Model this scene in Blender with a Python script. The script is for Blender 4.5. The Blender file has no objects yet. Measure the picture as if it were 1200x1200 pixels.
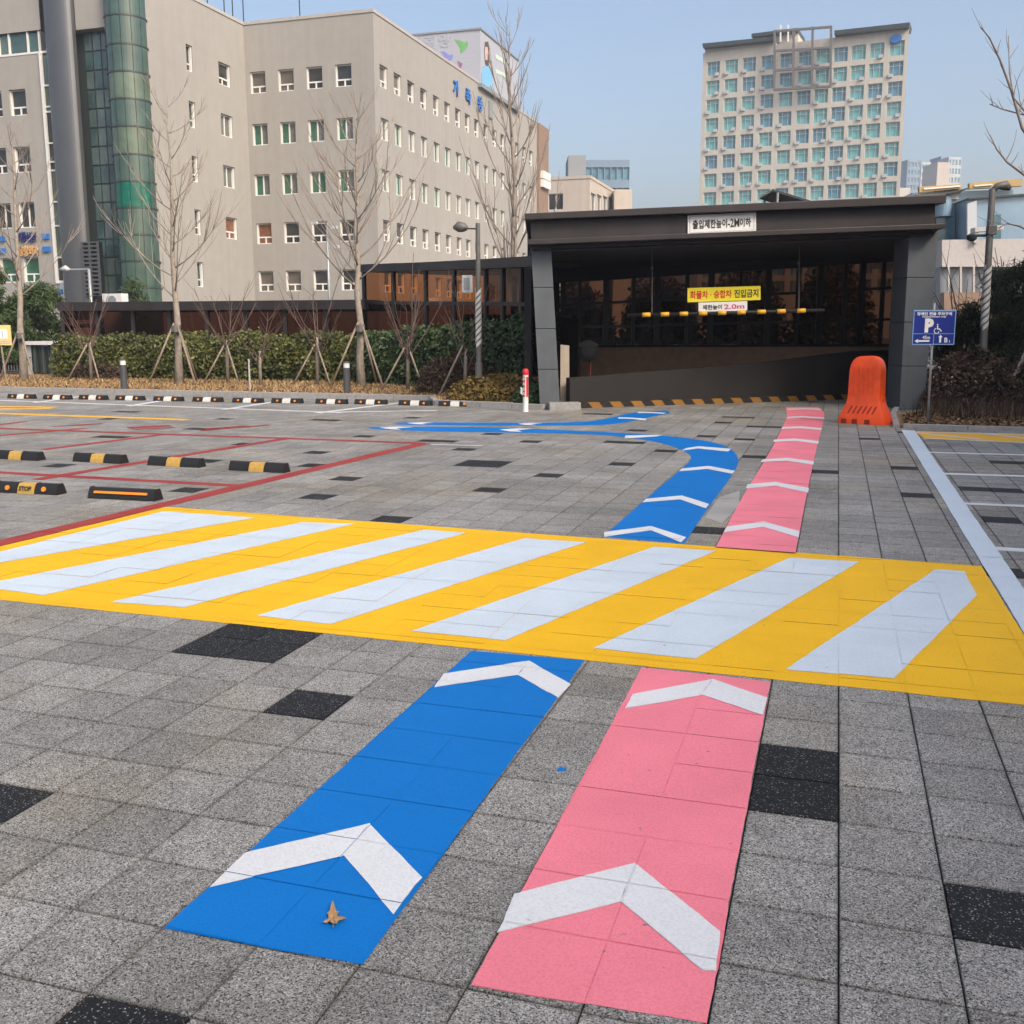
import bpy, bmesh, math, random
from mathutils import Vector, Matrix
from math import radians as RAD, sin, cos, pi, floor
random.seed(7)
S = bpy.context.scene
COL = S.collection

# ------------------------------------------------------------------ camera, world, sun, exposure
CAMH = 1.6452
FWD = Vector((-0.295985, 0.940795, -0.165218))
RGT = Vector((0.954007, 0.299777, -0.002075))
UPV = Vector((-0.047576, 0.158233, 0.986255))
FPX, CX, CY = 1189.31, 603.67, 584.65            # focal length and principal point, in photo pixels
EYE = Vector((0, 0, CAMH))
cam = bpy.data.cameras.new('camera'); cam_o = bpy.data.objects.new('camera', cam); COL.objects.link(cam_o)
M = Matrix.Identity(4)
for i in range(3):
    M[i][0], M[i][1], M[i][2], M[i][3] = RGT[i], UPV[i], -FWD[i], EYE[i]
cam_o.matrix_world = M
cam.sensor_width = 36; cam.lens = FPX / 1200 * 36
cam.shift_x = -(CX - 600) / 1200; cam.shift_y = -(600 - CY) / 1200
cam.clip_start = 0.05; cam.clip_end = 4000
S.camera = cam_o

SUN_EL, SUN_DIR = RAD(40), Vector((0.83, -0.55, 0)).normalized()    # towards the sun, on the ground
w = bpy.data.worlds.new('World'); S.world = w; w.use_nodes = True
nt = w.node_tree; bg = nt.nodes['Background']
sky = nt.nodes.new('ShaderNodeTexSky'); sky.sky_type = 'NISHITA'; sky.sun_disc = False
sky.sun_elevation = SUN_EL; sky.sun_rotation = math.atan2(SUN_DIR.x, SUN_DIR.y)
sky.air_density = 1.0; sky.dust_density = 5.5; sky.ozone_density = .6
nt.links.new(sky.outputs[0], bg.inputs[0]); bg.inputs[1].default_value = 0.15
sl = bpy.data.lights.new('sun', 'SUN'); sl.energy = 1.15; sl.angle = RAD(13); sl.color = (1, 0.90, 0.76)
so = bpy.data.objects.new('sun', sl); COL.objects.link(so)
sv = SUN_DIR * cos(SUN_EL) + Vector((0, 0, sin(SUN_EL)))
so.rotation_euler = sv.to_track_quat('Z', 'Y').to_euler(); so.location = (20, -20, 60)
vs = S.view_settings; vs.view_transform = 'Standard'; vs.look = 'None'; vs.exposure = 0.74; vs.gamma = 1; vs.use_curve_mapping = False
S.cycles.max_bounces = 8; S.cycles.transparent_max_bounces = 12; S.cycles.caustics_reflective = False; S.cycles.caustics_refractive = False

# ------------------------------------------------------------------ survey helpers: a sight line of the photo meets a surveyed plane
def ray(x, y): return FWD + RGT * ((x - CX) / FPX) - UPV * ((y - CY) / FPX)
def gnd(x, y, z=0.0):
    d = ray(x, y); t = (z - CAMH) / d.z
    return Vector((d.x * t, d.y * t, z))
def atd(x, y, dep): return EYE + ray(x, y) * dep
class Frame:
    """vertical survey plane: local x along the wall, local y going back, z up"""
    def __init__(s, org, ang):
        s.o = Vector((org[0], org[1], 0)); s.a = ang
        s.x = Vector((cos(ang), sin(ang), 0)); s.y = Vector((-sin(ang), cos(ang), 0))
    def hit(s, px, py, yl=0.0):
        d = ray(px, py); n = s.y
        t = (yl - (EYE - s.o).dot(n)) / d.dot(n)
        P = EYE + d * t - s.o
        return Vector((P.dot(s.x), P.dot(s.y), P.z))
    def w(s, x, y, z): return s.o + s.x * x + s.y * y + Vector((0, 0, z))

# ------------------------------------------------------------------ materials
def mat(name): 
    m = bpy.data.materials.new(name); m.use_nodes = True
    return m, m.node_tree.nodes, m.node_tree.links, m.node_tree.nodes['Principled BSDF']
def N(nodes, t, **kw):
    n = nodes.new(t)
    for k, v in kw.items(): setattr(n, k, v)
    return n
def simple(name, col, rough=0.6, metal=0.0, var=0.08, scale=6.0, bump=0.0, bscale=60.0, spec=0.5, var2=0.0, sc2=0.6):
    m, ns, L, b = mat(name)
    tc = N(ns, 'ShaderNodeTexCoord'); no = N(ns, 'ShaderNodeTexNoise'); no.inputs['Scale'].default_value = scale; no.inputs['Detail'].default_value = 6
    L.new(tc.outputs['Object'], no.inputs['Vector'])
    mr = N(ns, 'ShaderNodeMapRange'); mr.inputs[1].default_value = 0.3; mr.inputs[2].default_value = 0.7
    mr.inputs[3].default_value = 1 - var; mr.inputs[4].default_value = 1 + var
    L.new(no.outputs[0], mr.inputs[0])
    hsv = N(ns, 'ShaderNodeHueSaturation'); hsv.inputs['Color'].default_value = (*col, 1)
    last = mr.outputs[0]
    if var2:
        n2 = N(ns, 'ShaderNodeTexNoise'); n2.inputs['Scale'].default_value = sc2; n2.inputs['Detail'].default_value = 4
        L.new(tc.outputs['Object'], n2.inputs['Vector'])
        m2 = N(ns, 'ShaderNodeMapRange'); m2.inputs[1].default_value = 0.3; m2.inputs[2].default_value = 0.7
        m2.inputs[3].default_value = 1 - var2; m2.inputs[4].default_value = 1 + var2
        L.new(n2.outputs[0], m2.inputs[0])
        mu = N(ns, 'ShaderNodeMath', operation='MULTIPLY'); L.new(last, mu.inputs[0]); L.new(m2.outputs[0], mu.inputs[1]); last = mu.outputs[0]
    L.new(last, hsv.inputs['Value']); L.new(hsv.outputs[0], b.inputs['Base Color'])
    b.inputs['Roughness'].default_value = rough; b.inputs['Metallic'].default_value = metal
    b.inputs['Specular IOR Level'].default_value = spec
    if bump:
        nb = N(ns, 'ShaderNodeTexNoise'); nb.inputs['Scale'].default_value = bscale; nb.inputs['Detail'].default_value = 5
        L.new(tc.outputs['Object'], nb.inputs['Vector'])
        bp = N(ns, 'ShaderNodeBump'); bp.inputs['Strength'].default_value = bump; bp.inputs['Distance'].default_value = 0.02
        L.new(nb.outputs[0], bp.inputs['Height']); L.new(bp.outputs[0], b.inputs['Normal'])
    return m
TX0, TY0, TS = 0.0794, 2.4838, 0.3              # paving grid
def granite(name, dark):
    m, ns, L, b = mat(name)
    geo = N(ns, 'ShaderNodeNewGeometry')
    # speckle of crushed stone
    vo = N(ns, 'ShaderNodeTexVoronoi'); vo.inputs['Scale'].default_value = 260
    L.new(geo.outputs['Position'], vo.inputs['Vector'])
    sp = N(ns, 'ShaderNodeSeparateColor'); L.new(vo.outputs['Color'], sp.inputs[0])
    cr = N(ns, 'ShaderNodeValToRGB'); el = cr.color_ramp.elements
    if dark:
        stops = [(0, (.006, .007, .008)), (.7, (.013, .014, .016)), (.93, (.03, .03, .032)), (.975, (.22, .22, .22)), (1, (.35, .35, .34))]
    else:
        stops = [(0, (.035, .034, .031)), (.14, (.055, .054, .05)), (.22, (.168, .165, .155)), (.6, (.245, .24, .228)), (.85, (.345, .338, .32)), (1, (.50, .49, .46))]
    while len(el) < len(stops): el.new(0.5)
    for e, (p, c) in zip(el, stops): e.position = p; e.color = (*c, 1)
    L.new(sp.outputs[0], cr.inputs[0])
    # each tile has its own tone
    mp = N(ns, 'ShaderNodeVectorMath', operation='SUBTRACT'); mp.inputs[1].default_value = (TX0, TY0, 0); L.new(geo.outputs['Position'], mp.inputs[0])
    dv = N(ns, 'ShaderNodeVectorMath', operation='SCALE'); dv.inputs['Scale'].default_value = 1 / TS; L.new(mp.outputs[0], dv.inputs[0])
    sx = N(ns, 'ShaderNodeSeparateXYZ'); L.new(dv.outputs[0], sx.inputs[0])
    cb = N(ns, 'ShaderNodeCombineXYZ')
    for i in (0, 1):
        fl = N(ns, 'ShaderNodeMath', operation='FLOOR'); L.new(sx.outputs[i], fl.inputs[0]); L.new(fl.outputs[0], cb.inputs[i])
    wn = N(ns, 'ShaderNodeTexWhiteNoise'); L.new(cb.outputs[0], wn.inputs['Vector'])
    mr = N(ns, 'ShaderNodeMapRange'); mr.inputs[3].default_value = .86; mr.inputs[4].default_value = 1.13; L.new(wn.outputs['Value'], mr.inputs[0])
    # wear and dust in large patches
    n1 = N(ns, 'ShaderNodeTexNoise'); n1.inputs['Scale'].default_value = .8; n1.inputs['Detail'].default_value = 6; L.new(geo.outputs['Position'], n1.inputs['Vector'])
    m1 = N(ns, 'ShaderNodeMapRange'); m1.inputs[1].default_value = .35; m1.inputs[2].default_value = .68; m1.inputs[3].default_value = .86; m1.inputs[4].default_value = 1.22 if not dark else 1.1
    L.new(n1.outputs[0], m1.inputs[0])
    n2 = N(ns, 'ShaderNodeTexNoise'); n2.inputs['Scale'].default_value = 9; n2.inputs['Detail'].default_value = 7; L.new(geo.outputs['Position'], n2.inputs['Vector'])
    m2 = N(ns, 'ShaderNodeMapRange'); m2.inputs[1].default_value = .3; m2.inputs[2].default_value = .7; m2.inputs[3].default_value = .88; m2.inputs[4].default_value = 1.12; L.new(n2.outputs[0], m2.inputs[0])
    a = N(ns, 'ShaderNodeMath', operation='MULTIPLY'); L.new(mr.outputs[0], a.inputs[0]); L.new(m1.outputs[0], a.inputs[1])
    a2 = N(ns, 'ShaderNodeMath', operation='MULTIPLY'); L.new(a.outputs[0], a2.inputs[0]); L.new(m2.outputs[0], a2.inputs[1])
    # grime gathers along the joints
    ed = []
    for i in (0, 1):
        fr_ = N(ns, 'ShaderNodeMath', operation='FRACT'); L.new(sx.outputs[i], fr_.inputs[0])
        pp = N(ns, 'ShaderNodeMath', operation='PINGPONG'); pp.inputs[1].default_value = .5; L.new(fr_.outputs[0], pp.inputs[0]); ed.append(pp)
    mn = N(ns, 'ShaderNodeMath', operation='MINIMUM'); L.new(ed[0].outputs[0], mn.inputs[0]); L.new(ed[1].outputs[0], mn.inputs[1])
    ng = N(ns, 'ShaderNodeTexNoise'); ng.inputs['Scale'].default_value = 14; ng.inputs['Detail'].default_value = 5; L.new(geo.outputs['Position'], ng.inputs['Vector'])
    mw = N(ns, 'ShaderNodeMapRange'); mw.inputs[1].default_value = .35; mw.inputs[2].default_value = .75; mw.inputs[3].default_value = .02; mw.inputs[4].default_value = .085; L.new(ng.outputs[0], mw.inputs[0])
    dvd = N(ns, 'ShaderNodeMath', operation='DIVIDE'); L.new(mn.outputs[0], dvd.inputs[0]); L.new(mw.outputs[0], dvd.inputs[1])
    mg = N(ns, 'ShaderNodeMapRange'); mg.inputs[3].default_value = .60; mg.inputs[4].default_value = 1.0; L.new(dvd.outputs[0], mg.inputs[0])
    a3 = N(ns, 'ShaderNodeMath', operation='MULTIPLY'); L.new(a2.outputs[0], a3.inputs[0]); L.new(mg.outputs[0], a3.inputs[1]); a2 = a3
    hs = N(ns, 'ShaderNodeHueSaturation'); L.new(a2.outputs[0], hs.inputs['Value']); L.new(cr.outputs[0], hs.inputs['Color'])
    # warm tint in random patches, standing in for warm reflected light
    mx = N(ns, 'ShaderNodeMix', data_type='RGBA', blend_type='MULTIPLY'); mx.inputs[7].default_value = (1.05, .97, .83, 1)
    n3 = N(ns, 'ShaderNodeTexNoise'); n3.inputs['Scale'].default_value = .55; n3.inputs['Detail'].default_value = 5
    of = N(ns, 'ShaderNodeVectorMath', operation='ADD'); of.inputs[1].default_value = (11, 4, 0); L.new(geo.outputs['Position'], of.inputs[0]); L.new(of.outputs[0], n3.inputs['Vector'])
    m3 = N(ns, 'ShaderNodeMapRange'); m3.inputs[1].default_value = .5; m3.inputs[2].default_value = .7; L.new(n3.outputs[0], m3.inputs[0])
    L.new(m3.outputs[0], mx.inputs[0]); L.new(hs.outputs[0], mx.inputs[6]); L.new(mx.outputs[2], b.inputs['Base Color'])
    b.inputs['Roughness'].default_value = .8; b.inputs['Specular IOR Level'].default_value = .3
    bp = N(ns, 'ShaderNodeBump'); bp.inputs['Strength'].default_value = .35; bp.inputs['Distance'].default_value = .003
    L.new(sp.outputs[1], bp.inputs['Height']); L.new(bp.outputs[0], b.inputs['Normal'])
    return m
def paintm(name, col, wear=.05, rough=.62):
    m, ns, L, b = mat(name)
    geo = N(ns, 'ShaderNodeNewGeometry')
    n1 = N(ns, 'ShaderNodeTexNoise'); n1.inputs['Scale'].default_value = 2.2; n1.inputs['Detail'].default_value = 8; L.new(geo.outputs['Position'], n1.inputs['Vector'])
    m1 = N(ns, 'ShaderNodeMapRange'); m1.inputs[1].default_value = .3; m1.inputs[2].default_value = .7; m1.inputs[3].default_value = 1 - wear * 1.6; m1.inputs[4].default_value = 1 + wear * .6
    L.new(n1.outputs[0], m1.inputs[0])
    hs = N(ns, 'ShaderNodeHueSaturation'); hs.inputs['Color'].default_value = (*col, 1); 
    n9 = N(ns, 'ShaderNodeTexNoise'); n9.inputs['Scale'].default_value = .45; n9.inputs['Detail'].default_value = 6; n9.inputs['Roughness'].default_value = .65; L.new(geo.outputs['Position'], n9.inputs['Vector'])
    m9 = N(ns, 'ShaderNodeMapRange'); m9.inputs[1].default_value = .3; m9.inputs[2].default_value = .7; m9.inputs[3].default_value = 1 - wear * 1.5; m9.inputs[4].default_value = 1.03; L.new(n9.outputs[0], m9.inputs[0])
    n8 = N(ns, 'ShaderNodeTexNoise'); n8.inputs['Scale'].default_value = 120; n8.inputs['Detail'].default_value = 3; L.new(geo.outputs['Position'], n8.inputs['Vector'])
    m8 = N(ns, 'ShaderNodeMapRange'); m8.inputs[1].default_value = .25; m8.inputs[2].default_value = .6; m8.inputs[3].default_value = .86; m8.inputs[4].default_value = 1.02; L.new(n8.outputs[0], m8.inputs[0])
    q1 = N(ns, 'ShaderNodeMath', operation='MULTIPLY'); L.new(m1.outputs[0], q1.inputs[0]); L.new(m9.outputs[0], q1.inputs[1])
    q2 = N(ns, 'ShaderNodeMath', operation='MULTIPLY'); L.new(q1.outputs[0], q2.inputs[0]); L.new(m8.outputs[0], q2.inputs[1]); L.new(q2.outputs[0], hs.inputs['Value'])
    vo = N(ns, 'ShaderNodeTexVoronoi'); vo.inputs['Scale'].default_value = 150; L.new(geo.outputs['Position'], vo.inputs['Vector'])
    sp = N(ns, 'ShaderNodeSeparateColor'); L.new(vo.outputs['Color'], sp.inputs[0])
    # rare pinholes and chips where the stone shows
    ch = N(ns, 'ShaderNodeTexNoise'); ch.inputs['Scale'].default_value = 26; ch.inputs['Detail'].default_value = 9; L.new(geo.outputs['Position'], ch.inputs['Vector'])
    mc = N(ns, 'ShaderNodeMapRange'); mc.inputs[1].default_value = .70; mc.inputs[2].default_value = .74; L.new(ch.outputs[0], mc.inputs[0])
    mx = N(ns, 'ShaderNodeMix', data_type='RGBA'); mx.inputs[7].default_value = (.16, .15, .13, 1); L.new(hs.outputs[0], mx.inputs[6])
    mm = N(ns, 'ShaderNodeMath', operation='MULTIPLY'); mm.inputs[1].default_value = min(1, wear * 14); L.new(mc.outputs[0], mm.inputs[0])
    L.new(mm.outputs[0], mx.inputs[0]); L.new(mx.outputs[2], b.inputs['Base Color'])
    b.inputs['Roughness'].default_value = rough; b.inputs['Specular IOR Level'].default_value = .25
    bp = N(ns, 'ShaderNodeBump'); bp.inputs['Strength'].default_value = .38; bp.inputs['Distance'].default_value = .003
    L.new(n8.outputs[0], bp.inputs['Height']); L.new(bp.outputs[0], b.inputs['Normal'])
    return m
def leafm(name, c1, c2, rough=.55, trans=.0):
    m, ns, L, b = mat(name)
    at = N(ns, 'ShaderNodeAttribute', attribute_name='tone')
    cr = N(ns, 'ShaderNodeValToRGB'); cr.color_ramp.elements[0].color = (*c1, 1); cr.color_ramp.elements[1].color = (*c2, 1)
    L.new(at.outputs['Fac'], cr.inputs[0]); L.new(cr.outputs[0], b.inputs['Base Color'])
    b.inputs['Roughness'].default_value = rough; b.inputs['Specular IOR Level'].default_value = .35
    return m
def glassm(name, tint, fac=.5, rough=.03, gl=(.8, .85, .9)):
    """tinted see-through sheet with a mirror coat"""
    m, ns, L, b = mat(name); ns.remove(b)
    out = ns['Material Output']
    tr = N(ns, 'ShaderNodeBsdfTransparent'); tr.inputs[0].default_value = (*tint, 1)
    g = N(ns, 'ShaderNodeBsdfGlossy'); g.inputs['Roughness'].default_value = rough; g.inputs['Color'].default_value = (*gl, 1)
    fr = N(ns, 'ShaderNodeFresnel'); fr.inputs['IOR'].default_value = 1.5
    ad = N(ns, 'ShaderNodeMath', operation='MULTIPLY_ADD'); ad.inputs[1].default_value = 1.0; ad.inputs[2].default_value = fac; ad.use_clamp = True
    L.new(fr.outputs[0], ad.inputs[0])
    mx = N(ns, 'ShaderNodeMixShader'); L.new(ad.outputs[0], mx.inputs[0]); L.new(tr.outputs[0], mx.inputs[1]); L.new(g.outputs[0], mx.inputs[2])
    L.new(mx.outputs[0], out.inputs['Surface'])
    return m
K = {}
K['tile'] = granite('granite_paver', False); K['dtile'] = granite('black_granite_paver', True)
K['joint'] = simple('joint_sand', (.022, .02, .017), .95, var=.3, scale=40)
K['blue'] = paintm('blue_road_paint', (.0, .168, .55), .03)
K['pink'] = paintm('pink_road_paint', (.88, .235, .30), .06)
K['yellow'] = paintm('yellow_road_paint', (.87, .49, .004), .045)
K['white'] = paintm('white_road_paint', (.70, .72, .74), .035); K['bwhite'] = paintm('bluish_white_road_paint', (.585, .675, .755), .04)
K['red'] = paintm('red_road_paint', (.36, .045, .04), .08)
K['wline'] = paintm('white_line_paint', (.72, .74, .75), .09)
K['yline'] = paintm('yellow_line_paint', (.86, .47, .03), .06)
K['soil'] = simple('dry_soil', (.22, .145, .07), .95, var=.35, scale=5, bump=.6, bscale=30)
K['kerb'] = simple('kerb_concrete', (.32, .31, .30), .85, var=.15, scale=14, bump=.2)
K['ground'] = simple('ground_asphalt', (.11, .11, .11), .95, var=.2, scale=3)
def streaks(k, amt=.10):
    m = K[k]; ns, L = m.node_tree.nodes, m.node_tree.links; b = ns['Principled BSDF']; src = b.inputs['Base Color'].links[0].from_socket
    tc = N(ns, 'ShaderNodeNewGeometry'); mp = N(ns, 'ShaderNodeMapping'); mp.inputs['Scale'].default_value = (1.3, 1.3, .05); L.new(tc.outputs['Position'], mp.inputs['Vector'])
    no = N(ns, 'ShaderNodeTexNoise'); no.inputs['Scale'].default_value = 1.6; no.inputs['Detail'].default_value = 7; no.inputs['Roughness'].default_value = .62; L.new(mp.outputs[0], no.inputs['Vector'])
    mr = N(ns, 'ShaderNodeMapRange'); mr.inputs[1].default_value = .35; mr.inputs[2].default_value = .75; mr.inputs[3].default_value = 1.03; mr.inputs[4].default_value = 1 - amt; L.new(no.outputs[0], mr.inputs[0])
    hs = N(ns, 'ShaderNodeHueSaturation'); L.new(src, hs.inputs['Color']); L.new(mr.outputs[0], hs.inputs['Value']); L.new(hs.outputs[0], b.inputs['Base Color'])
K['wall'] = simple('beige_wall', (.335, .320, .298), .85, var=.03, scale=1.5, bump=.1, bscale=30, var2=.05, sc2=.08)
K['wall2'] = simple('pale_stone', (.50, .44, .38), .85, var=.04, scale=.8, var2=.05, sc2=.05)
K['wall3'] = simple('tower_stone', (.52, .485, .43), .85, var=.04, scale=.3, var2=.04, sc2=.03)
K['brownwall'] = simple('brown_stone', (.25, .17, .125), .85, var=.05)
streaks('wall', .06); streaks('wall2', .14); streaks('wall3', .10)
K['cap'] = simple('roof_cap_grey', (.42, .39, .37), .7)
K['frame'] = simple('white_frame', (.74, .74, .72), .45, var=.03)
K['pane_d'] = simple('pane_dark', (.035, .037, .037), .06, var=.5, scale=.9, spec=.6)
K['pane_blind'] = simple('pane_with_blind', (.13, .115, .10), .15, var=.15, scale=2)
K['pane_g'] = simple('pane_green_film', (.045, .13, .085), .12, var=.35, scale=1.5)
K['pane_gr'] = simple('pane_grey', (.15, .155, .145), .12, var=.3, scale=1.2)
K['pane_or'] = simple('pane_poster', (.20, .085, .045), .3, var=.4, scale=3)
K['pane_t'] = simple('pane_teal', (.13, .33, .34), .12, var=.45, scale=.5)
K['pane_t2'] = simple('pane_blue', (.09, .21, .28), .12, var=.45, scale=.5)
K['greenglass'] = simple('green_glass', (.050, .092, .076), .12, var=.25, scale=.9, spec=.7)
K['greenglass2'] = simple('green_glass_light', (.085, .125, .085), .15, var=.25, scale=1.2, spec=.7)
K['teal'] = simple('teal_panel', (.0, .11, .075), .2, var=.3, scale=2)
K['dglass'] = simple('deep_green_glass', (.05, .095, .095), .12, var=.4, scale=.8, spec=.7)
K['dglass2'] = simple('grey_green_glass', (.09, .13, .125), .12, var=.3, scale=.8, spec=.7)
K['mull'] = simple('dark_mullion', (.035, .045, .045), .4)
K['colmetal'] = simple('grey_metal_cladding', (.135, .14, .15), .30, metal=.55, var=.05, scale=.7)
K['pav'] = simple('dark_brown_metal', (.038, .032, .033), .45, var=.12, scale=2, spec=.4)
K['pavcol'] = simple('slate_cladding', (.105, .118, .13), .6, var=.10, scale=3); streaks('pav', .25); streaks('pavcol', .18)
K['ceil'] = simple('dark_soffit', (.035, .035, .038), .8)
K['bwall'] = simple('brown_render', (.46, .29, .20), .85, var=.1)
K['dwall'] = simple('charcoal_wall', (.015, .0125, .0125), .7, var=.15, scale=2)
K['beige'] = simple('sunlit_beige_render', (.46, .39, .32), .85, var=.08)
K['mullb'] = simple('black_mullion', (.016, .015, .015), .4)
K['bronze'] = glassm('bronze_glass', (.40, .17, .07), .05, gl=(.55, .45, .38))
K['bronze3'] = glassm('bronze_glass_dark', (.085, .035, .025), .02, gl=(.5, .42, .38))
K['bronze2'] = glassm('bronze_glass_dim', (.10, .056, .038), .02, gl=(.5, .42, .36))
K['black'] = simple('black_rubber', (.012, .012, .013), .65, var=.2, scale=20, bump=.15)
K['ochre'] = simple('ochre_reflector', (.50, .31, .07), .5, var=.12, scale=25)
K['wplate'] = simple('white_reflector', (.62, .60, .56), .5, var=.15, scale=25)
K['amber'] = simple('amber_reflector', (.80, .26, .02), .35)
K['orange'] = simple('orange_plastic', (.95, .092, .008), .42, var=.10, scale=9, bump=.08, bscale=40, var2=.16, sc2=1.7)
K['orshade'] = simple('orange_recess_shade', (.30, .02, .004), .6)  # darker orange, the shade of moulded recesses put into the colour
K['galv'] = simple('galvanised_steel', (.36, .37, .37), .45, metal=.5, var=.1)
K['pole'] = simple('grey_pole_paint', (.135, .13, .122), .55, metal=.15, var=.12, scale=9)
K['signw'] = simple('white_sign', (.78, .78, .76), .5, var=.03)
K['signy'] = simple('yellow_sign', (.85, .72, .02), .5, var=.03)
K['signb'] = simple('blue_sign', (.012, .03, .26), .45, var=.05)
K['skyb'] = simple('light_blue_edge', (.25, .42, .68), .5)
K['ink'] = simple('black_ink', (.02, .02, .02), .6)
K['inkred'] = simple('red_ink', (.62, .02, .02), .6)
K['inkmag'] = simple('magenta_ink', (.55, .03, .18), .6)
K['inkw'] = simple('white_ink', (.82, .84, .82), .6)
K['inkgrey'] = simple('grey_ink', (.42, .44, .48), .6)
K['hazy'] = simple('hazard_yellow', (.30, .14, .022), .6, var=.1)
K['redp'] = simple('red_plastic', (.60, .025, .03), .4)
K['whitep'] = simple('white_plastic', (.72, .70, .70), .45)
K['bark'] = simple('pale_bark', (.27, .23, .19), .9, var=.25, scale=9, bump=.4, bscale=25)
K['twig'] = simple('twig_bark', (.27, .225, .19), .9, var=.2)
K['twigr'] = simple('reddish_twig', (.125, .085, .075), .9, var=.2)
K['darkbark'] = simple('dark_bark', (.05, .04, .035), .9, var=.2)
K['stake'] = simple('weathered_stake', (.27, .22, .17), .85, var=.15)
K['hedge'] = leafm('hedge_leaf', (.024, .034, .011), (.205, .215, .055), .45)
K['hedge2'] = leafm('dark_hedge_leaf', (.018, .036, .014), (.095, .15, .045), .45)
K['pine'] = leafm('conifer_needle', (.014, .022, .012), (.045, .055, .026), .7)
K['straw'] = leafm('straw_blade', (.20, .115, .045), (.56, .40, .21), .8)
K['litter'] = leafm('leaf_litter', (.07, .04, .02), (.32, .20, .10), .8)
K['drybush'] = leafm('dry_bush_leaf', (.085, .055, .018), (.27, .19, .05), .8)
K['brownbush'] = leafm('brown_twig', (.035, .024, .018), (.13, .085, .055), .9)
K['dryleaf'] = simple('dry_leaf', (.42, .25, .11), .7, var=.2, scale=60)
K['blueglass'] = simple('blue_cladding', (.20, .30, .40), .25, var=.15, scale=.4)
K['bluedark'] = simple('blue_window', (.05, .13, .17), .1, var=.4, scale=.4)
K['palegrey'] = simple('pale_grey_panel', (.46, .48, .50), .6, var=.05)
K['orband'] = simple('orange_band', (.42, .29, .12), .6, var=.1)
K['white_wall'] = simple('whitish_wall', (.44, .41, .40), .8, var=.06)
K['greyb'] = simple('grey_block', (.24, .26, .28), .7, var=.05)
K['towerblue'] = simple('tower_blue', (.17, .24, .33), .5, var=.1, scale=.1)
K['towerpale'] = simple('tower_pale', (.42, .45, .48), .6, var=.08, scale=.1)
K['brace'] = simple('grey_brown_brace', (.15, .14, .14), .6)
K['baryel'] = simple('bar_yellow', (.80, .42, .03), .5)
K['towerframe'] = simple('grey_window_frame', (.46, .48, .48), .5)
K['solar'] = simple('solar_panel', (.06, .07, .08), .25, var=.1)
K['inkblue'] = simple('blue_letter', (.03, .17, .52), .4)
K['inknavy'] = simple('navy_letter', (.02, .03, .16), .4)
K['inkora'] = simple('orange_letter', (.62, .36, .14), .5)
K['bgreen'] = simple('print_green', (.16, .42, .15), .6)
K['bpurp'] = simple('print_purple', (.22, .24, .62), .6)
K['bviol'] = simple('print_violet', (.30, .13, .24), .6)
K['bblue'] = simple('print_blue', (.20, .46, .72), .6)
K['bskin'] = simple('print_skin', (.62, .42, .38), .6)
K['bhair'] = simple('print_hair', (.10, .07, .06), .6)
K['bgg'] = simple('print_pale_green', (.55, .66, .58), .6)
K['bb'] = simple('billboard_white', (.40, .42, .48), .55, var=.05)
K['pickets'] = simple('brown_picket', (.11, .055, .035), .7, var=.2)

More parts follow.
